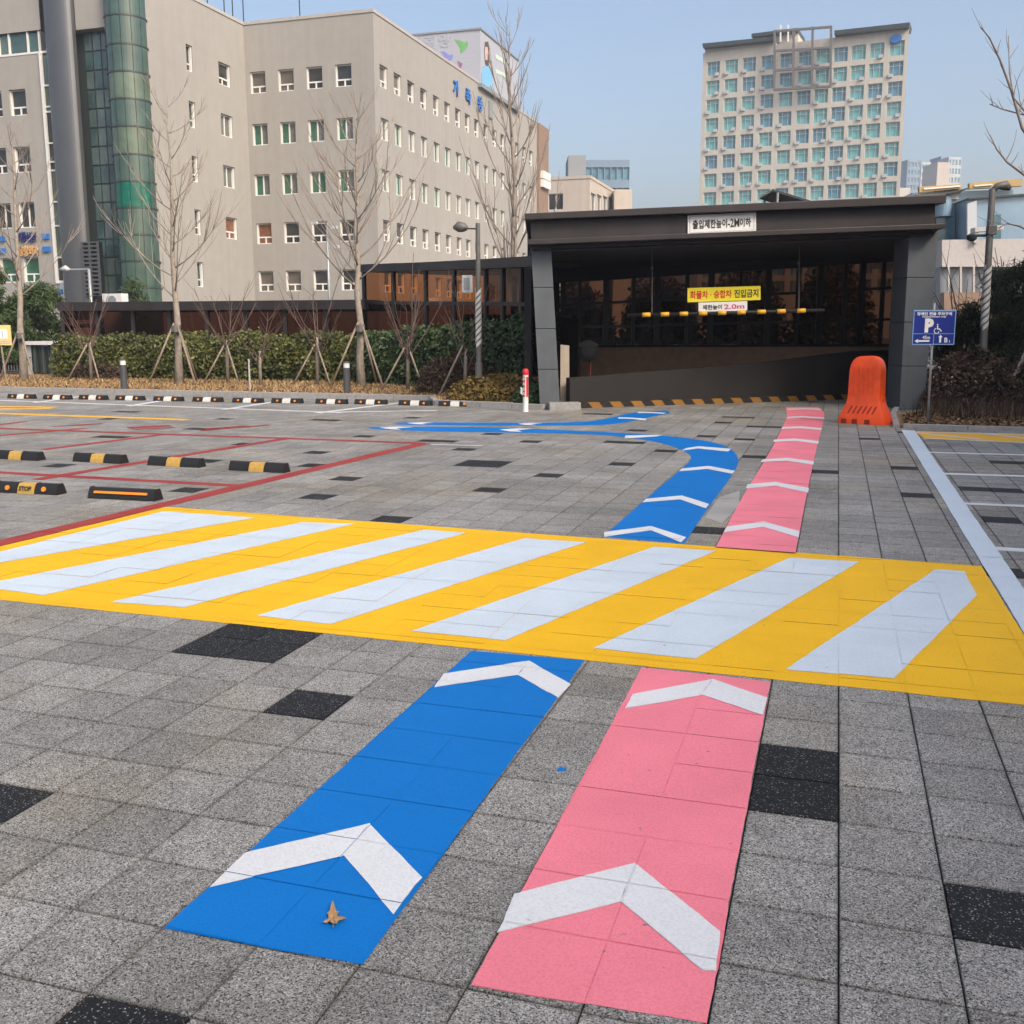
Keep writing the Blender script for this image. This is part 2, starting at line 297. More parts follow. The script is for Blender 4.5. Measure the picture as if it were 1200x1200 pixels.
# ------------------------------------------------------------------ mesh building
class MB:
    def __init__(s): s.v = []; s.f = []; s.mi = []; s.t = []
    def quad(s, *p, mi=0, tone=None):
        n = len(s.v); s.v += [Vector(q) for q in p]; s.f.append(tuple(range(n, n + len(p)))); s.mi.append(mi); s.t.append(tone if tone is not None else .5)
    def box(s, a, b, mi=0, T=None):
        x0, y0, z0 = a; x1, y1, z1 = b
        P = [Vector(q) for q in ((x0, y0, z0), (x1, y0, z0), (x1, y1, z0), (x0, y1, z0), (x0, y0, z1), (x1, y0, z1), (x1, y1, z1), (x0, y1, z1))]
        if T: P = [T(q) for q in P]
        s.hexa(P, mi)
    def hexa(s, P, mi=0):
        n = len(s.v); s.v += P
        for f in ((3, 2, 1, 0), (4, 5, 6, 7), (0, 1, 5, 4), (1, 2, 6, 5), (2, 3, 7, 6), (3, 0, 4, 7)):
            s.f.append(tuple(n + i for i in f)); s.mi.append(mi); s.t.append(.5)
    def tube(s, pts, rad, n=6, mi=0, cap=True):
        pts = [Vector(p) for p in pts]
        if not hasattr(rad, '__len__'): rad = [rad] * len(pts)
        base = len(s.v); ref = None
        for i, p in enumerate(pts):
            d = (pts[min(i + 1, len(pts) - 1)] - pts[max(i - 1, 0)]).normalized()
            if ref is None: ref = Vector((1, 0, 0)) if abs(d.x) < .8 else Vector((0, 1, 0))
            a = d.cross(ref).normalized(); b = d.cross(a); ref = -b if b.dot(ref) < 0 else b
            a = d.cross(ref).normalized(); b = a.cross(d)
            for k in range(n):
                t = 2 * pi * k / n; s.v.append(p + (a * cos(t) + b * sin(t)) * rad[i])
        for i in range(len(pts) - 1):
            for k in range(n):
                k2 = (k + 1) % n
                s.f.append((base + i * n + k, base + i * n + k2, base + (i + 1) * n + k2, base + (i + 1) * n + k)); s.mi.append(mi); s.t.append(.5)
        if cap:
            s.f.append(tuple(base + k for k in range(n))[::-1]); s.mi.append(mi); s.t.append(.5)
            e = base + (len(pts) - 1) * n
            s.f.append(tuple(e + k for k in range(n))); s.mi.append(mi); s.t.append(.5)
    def lathe(s, prof, n=20, c=(0, 0), mi=0):
        base = len(s.v)
        for r, z in prof:
            for k in range(n): s.v.append(Vector((c[0] + r * cos(2 * pi * k / n), c[1] + r * sin(2 * pi * k / n), z)))
        for i in range(len(prof) - 1):
            for k in range(n):
                k2 = (k + 1) % n
                s.f.append((base + i * n + k, base + i * n + k2, base + (i + 1) * n + k2, base + (i + 1) * n + k)); s.mi.append(mi); s.t.append(.5)
        s.f.append(tuple(base + k for k in range(n))[::-1]); s.mi.append(mi); s.t.append(.5)
        e = base + (len(prof) - 1) * n
        s.f.append(tuple(e + k for k in range(n))); s.mi.append(mi); s.t.append(.5)
    def build(s, name, mats, parent=None, world=True, smooth=False, bevel=0, auto=None):
        """verts are world coordinates when world=True; moved into the parent's own space"""
        me = bpy.data.meshes.new(name)
        off = Vector((0, 0, 0))
        if parent and world:
            inv = wmat(parent).inverted(); vv = [inv @ v for v in s.v]
        else: vv = s.v
        me.from_pydata([tuple(v) for v in vv], [], s.f)
        if not isinstance(mats, (list, tuple)): mats = [mats]
        for m in mats: me.materials.append(K[m] if isinstance(m, str) else m)
        if len(mats) > 1: me.polygons.foreach_set('material_index', s.mi)
        if smooth: me.polygons.foreach_set('use_smooth', [True] * len(s.f))
        if len(set(s.t)) > 1:
            at = me.attributes.new('tone', 'FLOAT', 'FACE'); at.data.foreach_set('value', s.t)
        me.validate(); me.update()
        o = bpy.data.objects.new(name, me); COL.objects.link(o)
        if parent: o.parent = parent
        if bevel:
            bm = bmesh.new(); bm.from_mesh(me); bmesh.ops.remove_doubles(bm, verts=bm.verts, dist=1e-5)
            es = [e for e in bm.edges if len(e.link_faces) == 2 and e.calc_face_angle(0) > .5]
            bmesh.ops.bevel(bm, geom=es, offset=bevel, segments=2, affect='EDGES', profile=.6); bm.to_mesh(me); bm.free()
        if auto:
            me.polygons.foreach_set('use_smooth', [True] * len(me.polygons)); me.set_sharp_from_angle(angle=RAD(auto))
        return o
def wmat(o):
    m = o.matrix_local if o.parent is None else wmat(o.parent) @ o.matrix_local
    if o.parent is None: m = Matrix.LocRotScale(o.location, o.rotation_euler, o.scale)
    else: m = wmat(o.parent) @ Matrix.LocRotScale(o.location, o.rotation_euler, o.scale)
    return m
def tag(o, label=None, cat=None, group=None, kind=None):
    if label: o['label'] = label
    if cat: o['category'] = cat
    if group: o['group'] = group
    if kind: o['kind'] = kind
    return o
def thing(name, loc, label, cat, rz=0, group=None):
    o = bpy.data.objects.new(name, None); COL.objects.link(o); o.location = loc; o.rotation_euler = (0, 0, rz); o.empty_display_size = .2
    return tag(o, label, cat, group)
def dup(o, parent=None):
    c = o.copy(); COL.objects.link(c)
    if parent: c.parent = parent
    for ch in o.children: dup(ch, c)
    return c
def part(name, me, parent, loc=(0, 0, 0), rz=0):
    o = bpy.data.objects.new(name, me); COL.objects.link(o); o.parent = parent; o.location = loc; o.rotation_euler = (0, 0, rz)
    return o
def text(name, body, size, m, parent, O, r, u, ext=.002, bold=.0, align='CENTER', sx=1.0, width=None):
    """flat raised lettering: O = centre (world), r = reading direction, u = up"""
    c = bpy.data.curves.new(name, 'FONT'); c.body = body; c.size = size; c.extrude = ext; c.offset = bold; c.resolution_u = 2
    c.align_x = align; c.align_y = 'CENTER'
    t = bpy.data.objects.new(name, c); COL.objects.link(t); bpy.context.view_layer.update()
    me = bpy.data.meshes.new_from_object(t.evaluated_get(bpy.context.evaluated_depsgraph_get()))
    bpy.data.objects.remove(t); bpy.data.curves.remove(c)
    xs = [v.co.x for v in me.vertices]; cx = (min(xs) + max(xs)) / 2 if align == 'CENTER' else 0
    ys = [v.co.y for v in me.vertices]; cyy = (min(ys) + max(ys)) / 2
    if width: sx = width / (max(xs) - min(xs))
    n = r.cross(u).normalized(); inv = wmat(parent).inverted()
    for v in me.vertices:
        v.co = inv @ (O + r * ((v.co.x - cx) * sx) + u * (v.co.y - cyy) + n * (v.co.z + ext))
    me.materials.clear(); me.materials.append(K[m]); me.name = name; me.update()
    o = bpy.data.objects.new(name, me); COL.objects.link(o); o.parent = parent
    return o
def poly_prism(mb, O, r, u, pts, d, mi=0):
    """outline pts (a,b) in the plane O + a r + b u, thickness d towards r x u"""
    n = r.cross(u).normalized() * d; k = len(pts)
    P = [O + r * a + u * b for a, b in pts]
    mb.quad(*[p + n for p in P], mi=mi)
    for i in range(k): mb.quad(P[i], P[(i + 1) % k], P[(i + 1) % k] + n, P[i] + n, mi=mi)
UPZ = Vector((0, 0, 1))

# ------------------------------------------------------------------ ground, paving
mb = MB(); mb.quad((-700, -60, -.06), (700, -60, -.06), (700, 900, -.06), (-700, 900, -.06))
tag(mb.build('ground', 'ground'), kind='structure')
mb = MB(); mb.quad((-60, -6, -.012), (16, -6, -.012), (16, 34, -.012), (-60, 34, -.012))
plaza = tag(mb.build('paved_plaza', 'joint'), kind='structure')

def tidx(x, y):
    g = gnd(x, y); return (g.x - TX0) / TS, (g.y - TY0) / TS
BLACK = set()
def blk(x, y, w=1, h=1):
    u, v = tidx(x, y)
    u0 = round(u - w / 2); v0 = round(v - h / 2)
    for a in range(w):
        for b in range(h): BLACK.add((u0 + a, v0 + b))
for a in [(288, 752, 2, 2), (362, 822), (20, 935), (930, 915, 1, 2), (135, 1190), (832, 620), (460, 606), (573, 575), (651, 556), (375, 581), (408.5, 560.6),
          (575, 542.6, 2, 2), (554, 527), (509, 517, 2, 1), (615.5, 516), (572, 508.7), (386, 529), (419, 512), (728, 518, 2, 1), (729.5, 544), (786, 529), (834, 511), (874, 516),
          (886, 536), (858, 488, 2, 1), (854, 496), (894, 501, 2, 1), (756, 505), (696, 485, 2, 1), (490, 489), (968, 554), (1058, 547), (1073.5, 582), (1020, 515), (1156, 571.5, 2, 1), (1170, 611, 1, 1),
          (1195, 677), (1165, 516), (1055, 507), (70, 547), (135, 513, 2, 1), (243, 502, 2, 1), (283, 519), (367, 545), (207, 575.7), (382, 492.7, 2, 1), (260, 490), (143, 483, 2, 1), (130, 490.7), (257, 540), (1181, 543, 2, 1), (740, 487)]:
    blk(*a)
for vv in (1,): BLACK |= {(1, 1), (2, 1)}
JX, JY = .0022, .0036
def inframe(x, y, m=60):
    d = Vector((x, y, 0)) - EYE; z = d.dot(FWD)
    if z < .3: return None
    px = CX + FPX * d.dot(RGT) / z; py = CY - FPX * d.dot(UPV) / z
    return (px, py, z) if -m < px < 1200 + m and py < 1200 + 140 else None
def tile_mesh():
    hx, hy = TS / 2 - JX, TS / 2 - JY; b = .003
    me = bpy.data.meshes.new('paving_tile'); lv = [(0, -.012), (0, -b), (b * .8, 0)]
    v = []; f = []
    for e, z in lv:
        p, q = hx - e, hy - e; v += [(-p, -q, z), (p, -q, z), (p, q, z), (-p, q, z)]
    for i in range(2):
        for k in range(4): f.append((i * 4 + k, i * 4 + (k + 1) % 4, i * 4 + 4 + (k + 1) % 4, i * 4 + 4 + k))
    f.append((8, 9, 10, 11)); me.from_pydata(v, [], f); return me
cand = []
for u in range(-110, 40):
    for v in range(-4, 84):
        x, y = TX0 + (u + .5) * TS, TY0 + (v + .5) * TS
        q = inframe(x, y, 60 + 900 / max(1, y))
        if q: cand.append((q[2] - 0.0, u, v, x, y))
cand.sort()
tmg = tile_mesh(); tmg.materials.append(K['tile']); tmd = tmg.copy(); tmd.materials.clear(); tmd.materials.append(K['dtile'])
RZ = {}
field = MB(); fd = MB(); nobj = 0
def painted(u, v):      # cells hidden under wide paint near the camera are left to the joined field
    x, y = TX0 + (u + .5) * TS, TY0 + (v + .5) * TS
    if y < 6.6 and (-6 <= u <= -5 or -3 <= u <= -2) and v >= -1: return True
    return 6.0 < y < 7.4 and False
for z, u, v, x, y in cand:
    dz = random.uniform(-.0012, .0008); RZ[(u, v)] = dz; dk = (u, v) in BLACK
    if nobj < 298 and not painted(u, v) and inframe(x, y, 10):
        o = part('paving_tile', tmd if dk else tmg, plaza, (x + random.uniform(-.0006, .0006), y, dz), random.uniform(-.0015, .0015)); nobj += 1
        if dk: o['label'] = 'black speckled paving tile'
    else:
        t = fd if dk else field; hx, hy = TS / 2 - JX, TS / 2 - JY; b = .003
        n = len(t.v)
        for e, zz in ((0, -.012), (0, dz - b), (b * .8, dz)):
            p, q = hx - e, hy - e; t.v += [Vector((x - p, y - q, zz)), Vector((x + p, y - q, zz)), Vector((x + p, y + q, zz)), Vector((x - p, y + q, zz))]
        for i in range(2):
            for k in range(4): t.f.append((n + i * 4 + k, n + i * 4 + (k + 1) % 4, n + i * 4 + 4 + (k + 1) % 4, n + i * 4 + 4 + k)); t.mi.append(0); t.t.append(.5)
        t.f.append((n + 8, n + 9, n + 10, n + 11)); t.mi.append(0); t.t.append(.5)
tag(field.build('grey_paving_field', 'tile', plaza), kind='stuff')
tag(fd.build('black_paving_field', 'dtile', plaza), kind='stuff')

# ------------------------------------------------------------------ paint on the paving, cut along every joint
def clip(poly, x0, x1, y0, y1):
    for ax, lim, sg in ((0, x0, 1), (0, x1, -1), (1, y0, 1), (1, y1, -1)):
        out = []
        for i in range(len(poly)):
            a, b = poly[i - 1], poly[i]
            da, db = sg * (a[ax] - lim), sg * (b[ax] - lim)
            if da >= 0: out.append(a)
            if (da >= 0) != (db >= 0):
                t = da / (da - db); out.append((a[0] + (b[0] - a[0]) * t, a[1] + (b[1] - a[1]) * t))
        poly = out
        if len(poly) < 3: return None
    return poly
def area2(p): return sum(p[i - 1][0] * p[i][1] - p[i][0] * p[i - 1][1] for i in range(len(p)))
RG = random.Random(77)
def ragged(Q):
    out = []
    for i in range(len(Q)):
        a, b = Q[i], Q[(i + 1) % len(Q)]; L = math.dist(a, b); out.append(a)
        if min(a[1], b[1]) > 7.5: continue
        k = int(min(L, 6) / .045); nx, ny = (b[1] - a[1]) / max(L, 1e-6), -(b[0] - a[0]) / max(L, 1e-6); w_ = 0
        for j in range(1, k):
            w_ = w_ * .5 + RG.gauss(0, .0013); t = j / k; out.append((a[0] + (b[0] - a[0]) * t + nx * w_, a[1] + (b[1] - a[1]) * t + ny * w_))
    return out
def paint(name, polys, m, z=.002, parent=None, px=True, base=True, dz=0.0):
    mb = MB(); z -= dz
    for P in polys:
        z += dz; Q = [tuple(gnd(*q)[:2]) if px else tuple(q) for q in P]
        if abs(area2(Q)) < 1e-5: continue
        if area2(Q) < 0: Q = Q[::-1]
        Q = ragged(Q)
        if base: mb.quad(*[(a, b, z - .0018) for a, b in Q])
        us = [(q[0] - TX0) / TS for q in Q]; vs_ = [(q[1] - TY0) / TS for q in Q]
        gx, gy = (JX * .6, JY * .6) if base else (-.0001, -.0001)
        for u in range(floor(min(us)), floor(max(us)) + 1):
            for v in range(floor(min(vs_)), floor(max(vs_)) + 1):
                x0, y0 = TX0 + u * TS, TY0 + v * TS
                c = clip(Q, x0 + gx, x0 + TS - gx, y0 + gy, y0 + TS - gy)
                if c and abs(area2(c)) > 1e-6: mb.quad(*[(a, b, z + RZ.get((u, v), 0)) for a, b in c])
    return mb.build(name, m, parent)
def strip(L, R):    # two edge polylines -> quads
    return [(L[i], L[i + 1], R[i + 1], R[i]) for i in range(len(L) - 1)]
def resample(pts, n):
    d = [0]
    for a, b in zip(pts, pts[1:]): d.append(d[-1] + math.dist(a, b))
    out = []
    for k in range(n + 1):
        t = d[-1] * k / n; i = 0
        while i < len(pts) - 2 and d[i + 1] < t: i += 1
        q = (t - d[i]) / max(1e-9, d[i + 1] - d[i]); out.append((pts[i][0] + (pts[i + 1][0] - pts[i][0]) * q, pts[i][1] + (pts[i + 1][1] - pts[i][1]) * q))
    return out
def smooth(pts, it=2):
    for _ in range(it):
        o = [pts[0]]
        for a, b in zip(pts, pts[1:]):
            o += [(a[0] * .75 + b[0] * .25, a[1] * .75 + b[1] * .25), (a[0] * .25 + b[0] * .75, a[1] * .25 + b[1] * .75)]
        pts = o + [pts[-1]]
    return pts
G2 = lambda x, y: tuple(gnd(x, y)[:2])
def chevron(lo, li, ao, ai, ro, ri, extra=None):
    return [(lo, ao, ai, li), (ao, ro, ri, ai)] if extra is None else [(lo, ao, ai, li), (ao, ro, extra, ri, ai)]

# striped crossing
def ext(a, b, k):
    A, B = gnd(*a), gnd(*b); q = A + (B - A) * k; return (q.x, q.y)
xing = paint('striped_crossing', [[ext((192, 594), (0, 640), 1.5), G2(192, 594), G2(1150, 663.5), G2(1200, 745), G2(1254, 832), ext((1200, 826), (0, 703), 1.35)]], 'yellow', .002, px=False)
tag(xing, 'yellow painted crossing with slanted white stripes across the grey paving', 'road marking')
WS = [[G2(192, 599.5), G2(299, 607), ext((299, 607), (0, 660), 1.3), ext((192, 599.5), (0, 647), 1.35)],
      [G2(353.5, 612.5), G2(416, 614), G2(51, 698), G2(-30, 687)]] + [[G2(*p) for p in q] for q in
      ([(497, 621), (547, 625), (217, 712), (130, 706)], [(615, 631), (687, 636), (387, 732), (300, 722)],
      [(767, 641), (839, 646), (592, 751), (482, 740)], [(925, 654), (1007, 658.5), (815, 772.5), (695, 760)],
      [(1097, 667.5), (1130, 670), (1145, 697.5), (1047, 796), (920, 785)])]
for q in WS: paint('white_stripe', [q], 'bwhite', .0042, xing, px=False)

# blue lane, near piece and far piece
bl = paint('blue_lane_marking', [[(552, 763), (685, 774), (425, 1131), (192, 1088)]], 'blue')
tag(bl, 'near straight piece of blue painted lane running up to the crossing', 'road marking', 'blue lane markings')
paint('chevron', chevron((520, 790), (509, 806), (620, 775), (607, 791.5), (669, 802.5), (654, 818.5)), 'white', .0042, bl)
paint('chevron', chevron((286, 1001), (246, 1040.6), (433, 966), (403, 1004), (495, 1030), (461, 1072.5)), 'white', .0042, bl)
Le = [(707, 629), (753.5, 587.5), (797, 551), (813, 536.5), (802, 528), (773, 518), (717, 510), (660, 508), (580, 506.8), (500, 505.5), (440, 503)]
Re = [(802, 637), (830, 594.6), (861, 553.5), (867, 538), (855.5, 524), (830, 516.7), (773, 509.6), (660, 504), (580, 500.8), (500, 500), (428, 500.5)]
Lg = [G2(*q) for q in Le]; Rg = [G2(*q) for q in Re]
Lg = smooth(Lg); Rg = smooth(Rg)
bl2 = paint('blue_lane_marking', strip(Lg, Rg), 'blue', px=False)
tag(bl2, 'blue painted lane bending left past the parking bays beyond the crossing', 'road marking', 'blue lane markings')
for a in [((708, 624), (708, 629.5), (763, 617), (763, 622), (804, 630), (798, 636)), ((757, 585), (753, 589), (799, 581), (797, 585.5), (831, 591), (827, 596)), ((799, 549.5), (796, 552.5), (830, 546.2), (829, 549.8), (861, 552), (858, 555.5)),
          ((804, 525.5), (799, 528.4), (819, 523.2), (818, 525.8), (857, 526.2), (853, 529.4))]:
    paint('chevron', chevron(*a), 'white', .0042, bl2)
for q in ([(733, 510.6), (776, 509.8), (770, 511.6), (741, 513.5), (732, 513.5)],): paint('chevron', [q], 'white', .0042, bl2)
for q in ([(585, 503.6), (606, 502.2), (624, 502.6), (606, 504.2), (612, 506.2), (598, 505.8)], [(445, 501.4), (464, 500.2), (484, 500.8), (464, 502), (470, 503.8), (458, 503.2)]):
    paint('chevron', [[q[0], q[1], q[2], q[3]], [q[0], q[3], q[4], q[5]]], 'white', .0042, bl2)
Lt = [(782, 481.2), (740, 483), (708, 492), (668, 495.6), (560, 495.4), (476, 494.8), (464, 496)]
Lb = [(786, 484), (752, 491), (722, 497.5), (668, 499), (560, 498.6), (476, 498), (462, 497.4)]
bl3 = paint('blue_lane_marking', strip(smooth([G2(*q) for q in Lt]), smooth([G2(*q) for q in Lb])), 'blue', px=False)
tag(bl3, 'thin blue lane from the hazard kerb to the left, furthest blue strip', 'road marking', 'blue lane markings')
for q in ([(607, 496.8), (620, 495.8), (636, 496), (622, 497.2), (628, 498.5), (616, 498.2)], [(477, 495.8), (492, 495.1), (508, 495.3), (494, 496.4), (500, 497.6), (486, 497.2)]):
    paint('chevron', [[q[0], q[1], q[2], q[3]], [q[0], q[3], q[4], q[5]]], 'white', .0042, bl3)
for q in ([(725, 489.2), (740, 489.6), (758, 491), (756, 492.6), (740, 491), (724, 490.6)], [(748, 482.9), (764, 483), (780, 484), (778, 485.2), (764, 484.2), (747, 484.2)]):
    paint('chevron', [[q[0], q[1], q[4], q[5]], [q[1], q[2], q[3], q[4]]], 'white', .0042, bl3)

# pink lane
pk = paint('pink_lane_marking', [[(752, 782), (903, 799), (828, 1200), (552, 1155)]], 'pink')
tag(pk, 'near straight piece of pink painted lane right of the blue one', 'road marking', 'pink lane markings')
paint('chevron', chevron((741.5, 814), (732.5, 831), (835, 796), (822.5, 815), (899, 818.5), (894, 839)), 'white', .0042, pk)
paint('chevron', chevron((602.5, 1048.5), (582.5, 1094), (744, 1012.5), (727.5, 1057.5), (844, 1093), (823, 1138), (839, 1139)), 'white', .0042, pk)
pl = smooth([G2(*q) for q in [(838.5, 642), (869.7, 582), (903.7, 528), (916, 502.5), (923, 488), (920.5, 477)]])
pr = smooth([G2(*q) for q in [(932, 649), (946, 576), (957.5, 522), (966, 491), (966, 483), (959, 477)]])
pk2 = paint('pink_lane_marking', strip(pl, pr), 'pink', px=False)
tag(pk2, 'far pink lane leading from the crossing into the dark ramp entrance', 'road marking', 'pink lane markings')
for a in [((852, 617.5), (848, 624), (895, 611.5), (894, 617.5), (937, 623), (936, 630)), ((876, 568), (874, 572.5), (909, 565), (909, 569.5), (948, 572), (947, 577.5)), ((894, 538.5), (891, 541.7), (923.5, 536.8), (923, 540.2), (954, 541), (953, 544.8)),
          ((907, 515.3), (906, 518), (932, 514), (932, 516.8), (959.5, 517.2), (959, 520.2)), ((916.5, 500.6), (915.5, 502.8), (939, 499.8), (939, 502), (963, 502), (962.5, 504.3)), ((923, 488.6), (922.5, 490.5), (943, 487.8), (943, 489.6), (966, 489.6), (966, 491.6)), ((922.5, 479), (923, 480.4), (940, 478.4), (940, 479.8), (961, 479), (962, 480.6))]:
    paint('chevron', chevron(*a), 'white', .0042, pk2)

# bay lines
def line(a, b, wpx=None, w=.1):
    A, B = gnd(*a), gnd(*b); d = (B - A).normalized(); n = Vector((-d.y, d.x, 0)) * w * .85
    return [tuple((A + n)[:2]), tuple((B + n)[:2]), tuple((B - n)[:2]), tuple((A - n)[:2])]
rb = paint('red_bay_lines', [line((-120, 665), (497, 519.5), w=.12), line((-60, 550.5), (284, 569.5), w=.09), line((43, 562), (341, 513), w=.1), line((-60, 500), (497, 519.5), w=.1), line((50, 527), (193, 509), w=.09), line((-30, 513), (100, 502), w=.09),
                            line((-20, 500), (30, 494), w=.08), line((63, 500), (120, 496.5), w=.08), line((235, 505), (316, 498), w=.08), line((150, 501.5), (200, 499), w=.15), line((155, 503.5), (205, 501), w=.08), line((240, 503), (290, 499), w=.06)], 'red', .002, px=False, dz=.0004)
tag(rb, 'worn red painted lines of the parking bays on the left', 'road marking')
wb = paint('white_bay_lines', [line((-60, 467), (400, 483.5), w=.09), line((390, 483), (512, 481), w=.08), line((150, 476), (212, 466), w=.1), (line((262, 480), (338, 468.5), w=.1)), line((372, 484), (470, 472), w=.1), line((40, 472), (100, 464), w=.1), line((505, 521), (565, 522.5), w=.04)], 'wline', .002, px=False, dz=.0004)
tag(wb, 'white painted bay lines in front of the far wheel stops', 'road marking')
yb = paint('yellow_bay_lines', [line((-60, 482.4), (220, 492), w=.15), line((-60, 475.6), (66, 477.3), w=.16), line((-60, 480.2), (60, 478.6), w=.16)], 'yline', .0021, px=False, dz=.0004)
tag(yb, 'faded yellow painted line across the far left bays', 'road marking')
rl = paint('white_bay_lines', [[(1056, 504), (1072, 505), (1200, 691), (1286, 816), (1286, 886), (1200, 743)]], 'bwhite', .0063)
tag(rl, 'wide white edge line with thin branching bay lines at the right', 'road marking')
paint('bay_line', [line((1088, 530), (1330, 537), w=.07), line((1102, 555), (1330, 562), w=.07), line((1125, 590), (1330, 598.5), w=.07), line((1163, 643), (1330, 653), w=.08)], 'wline', .002, rl, px=False, dz=.0004)
hb = paint('yellow_hatched_strip', [[(1072, 506), (1330, 513), (1330, 525), (1084, 514)]], 'yline', .002)
tag(hb, 'yellow and white hatched strip along the right planting bed', 'road marking')
paint('white_hatch', [line((1074, 506), (1330, 512.5), w=.05), line((1082, 514), (1330, 524), w=.05)] + [line((1075 + 70 * k, 507.5), (1150 + 70 * k, 515 + k), w=.06) for k in range(3)], 'wline', .0042, hb, px=False, dz=.0004)
sp_ = paint('paint_spill', [[(653, 901), (657, 899), (663, 900), (664, 903), (658, 904.5), (654, 903.5)]], 'blue', .0015)
tag(sp_, 'small spot of blue paint dropped on a grey tile between the lanes', 'paint spot')
# thin water mark beside the pink lane
K['stain'] = paintm('washed_stain', (.40, .39, .37), .12)
st = paint('washed_stain', [[(826, 606), (842, 583), (867, 575), (866, 592), (846, 613)]], 'stain', .0008)
tag(st, 'pale washed out patch on the paving between blue and pink lanes', 'stain')

# oak leaf lying on the blue paint
LP = [(900, 880), (904, 892), (910, 902), (918, 906), (911, 912), (917, 920), (926, 921), (939, 922), (928, 928), (916, 931), (911, 936), (909, 944), (903, 938), (899, 938), (892, 934), (885, 934), (873, 938), (879, 929), (888, 920), (889, 914), (884, 909), (892, 903), (895, 893)]
mb = MB(); P = []; c0 = gnd(902 * .4334, 918 * .4334 + 680)
for i, (x, y) in enumerate(LP):
    g = gnd(x * .4334, y * .4334 + 680); d = (g - c0).length; P.append(Vector((g.x, g.y, .007 + .16 * d + .003 * sin(i * 2.4))))
cen = Vector((c0.x, c0.y, .0075))
for i in range(len(P)):
    mid0, mid1 = cen.lerp(P[i - 1], .5) + UPZ * .002, cen.lerp(P[i], .5) + UPZ * .002
    mb.quad(cen, mid0, mid1); mb.quad(mid0, P[i - 1], P[i], mid1)
    dz_ = UPZ * .0007; mb.quad(cen - dz_, mid1 - dz_, mid0 - dz_); mb.quad(mid0 - dz_, mid1 - dz_, P[i] - dz_, P[i - 1] - dz_)
mb.tube([gnd(900 * .4334, 938 * .4334 + 680, .008), gnd(903 * .4334, 918 * .4334 + 680, .0095), gnd(900 * .4334, 884 * .4334 + 680, .014)], [.0012, .001, .0006], 5)
tag(mb.build('fallen_leaf', 'dryleaf'), 'brown lobed dry leaf lying on the blue paint', 'leaf')

# ------------------------------------------------------------------ wheel stops
def stop_mesh(kind):
    t = bpy.data.objects.new('wheel_stop', None)
    L, D, H = .75, .15, .105
    def prof(x0, x1, mb, h=H, d=D, inset=0):
        P = []
        for x in (x0, x1):
            P.append([(x, -d / 2, 0), (x, -d / 2 + .012, h * .45), (x, -d / 2 + .035, h - .012), (x, -d / 2 + .05, h), (x, d / 2 - .05, h), (x, d / 2 - .035, h - .012), (x, d / 2, 0)])
        n = len(P[0])
        for i in range(n): mb.quad(P[0][i], P[1][i], P[1][(i + 1) % n], P[0][(i + 1) % n])
        mb.quad(*P[0][::-1]); mb.quad(*P[1])
    return prof
prof = stop_mesh(0)
def make_stop(kind, label, group):
    t = thing('wheel_stop', (0, 0, 0), label, 'wheel stop', 0, group)
    b = MB()
    if kind == 'strip':
        prof(-.375, .375, b); ob = b.build('body', 'black', t, world=False, bevel=.006)
        m = MB(); m.box((-.31, -.072, .055), (.29, -.052, .075), T=lambda q: q + Vector((0, (q.z - .055) * .6, 0))); m.build('yellow_strip', 'amber', t, world=False)
    else:
        prof(-.375, -.11, b); prof(-.115, .115, b, h=.098, d=.142); prof(.11, .375, b)
        b.build('body', 'black', t, world=False, bevel=.004)
        m = MB(); prof(-.10, .10, m, h=.102, d=.158); m.build('centre_plate', 'wplate' if kind == 'white' else 'ochre', t, world=False)
        if kind in ('white', 'stop'):
            for sx in (-.22, .22):
                m = MB(); n = 14; c = Vector((sx, -.066, .052)); ax = Vector((0, -.93, .36)).normalized(); r = Vector((1, 0, 0)); u = r.cross(ax) * -1
                P = [c + (r * cos(2 * pi * k / n) + u * sin(2 * pi * k / n)) * .026 for k in range(n)]
                Q = [p + ax * .010 for p in P]
                m.quad(*Q)
                for k in range(n): m.quad(P[k], P[(k + 1) % n], Q[(k + 1) % n], Q[k])
                m.build('reflector', 'amber', t, world=False)
    return t
def put(t, x, y, rz):
    g = gnd(x, y); t.location = (g.x, g.y, .002); t.rotation_euler = (0, 0, rz)
def yaw_of(a, b):
    A, B = gnd(*a), gnd(*b); return math.atan2(B.y - A.y, B.x - A.x)
ya = yaw_of((7, 579), (172, 587))
s1 = make_stop('stop', 'black wheel stop with round orange reflectors and STOP plate, nearest row', 'wheel stops on the left bays'); put(s1, 36, 577.5, ya)
text('stop_text', 'STOP', .062, 'ink', s1, wmat(s1) @ Vector((0, -.074, .054)), wmat(s1).to_3x3() @ Vector((1, 0, 0)), wmat(s1).to_3x3() @ Vector((0, .35, .94)), .001, .002)
s2 = make_stop('strip', 'black wheel stop with one long yellow strip, right end of nearest row', 'wheel stops on the left bays'); put(s2, 147, 584.5, ya)
pro = make_stop('plain', '', 'wheel stops on the left bays')
yb_ = yaw_of((20, 538), (300, 553))
for i, (x, y, lab) in enumerate([(22, 538, 'black wheel stop with ochre plate, leftmost of the second row'), (118, 541.5, 'black wheel stop with ochre plate, second from left in second row'), (207, 546, 'black wheel stop with ochre plate, third from left in second row'), (304, 552, 'black wheel stop with ochre plate touching the red line, right end of second row')]):
    o = pro if i == 0 else dup(pro)
    o['label'] = lab; put(o, x, y, yb_)
prw = make_stop('white', '', 'white plated wheel stops by the grass')
spots = [(26, 467), (68, 468), (110, 468.3), (153, 469), (198, 470), (244, 470.8), (291, 471.8), (337, 472.3), (389, 473.2), (435, 473.8), (487, 475), (534, 476)]
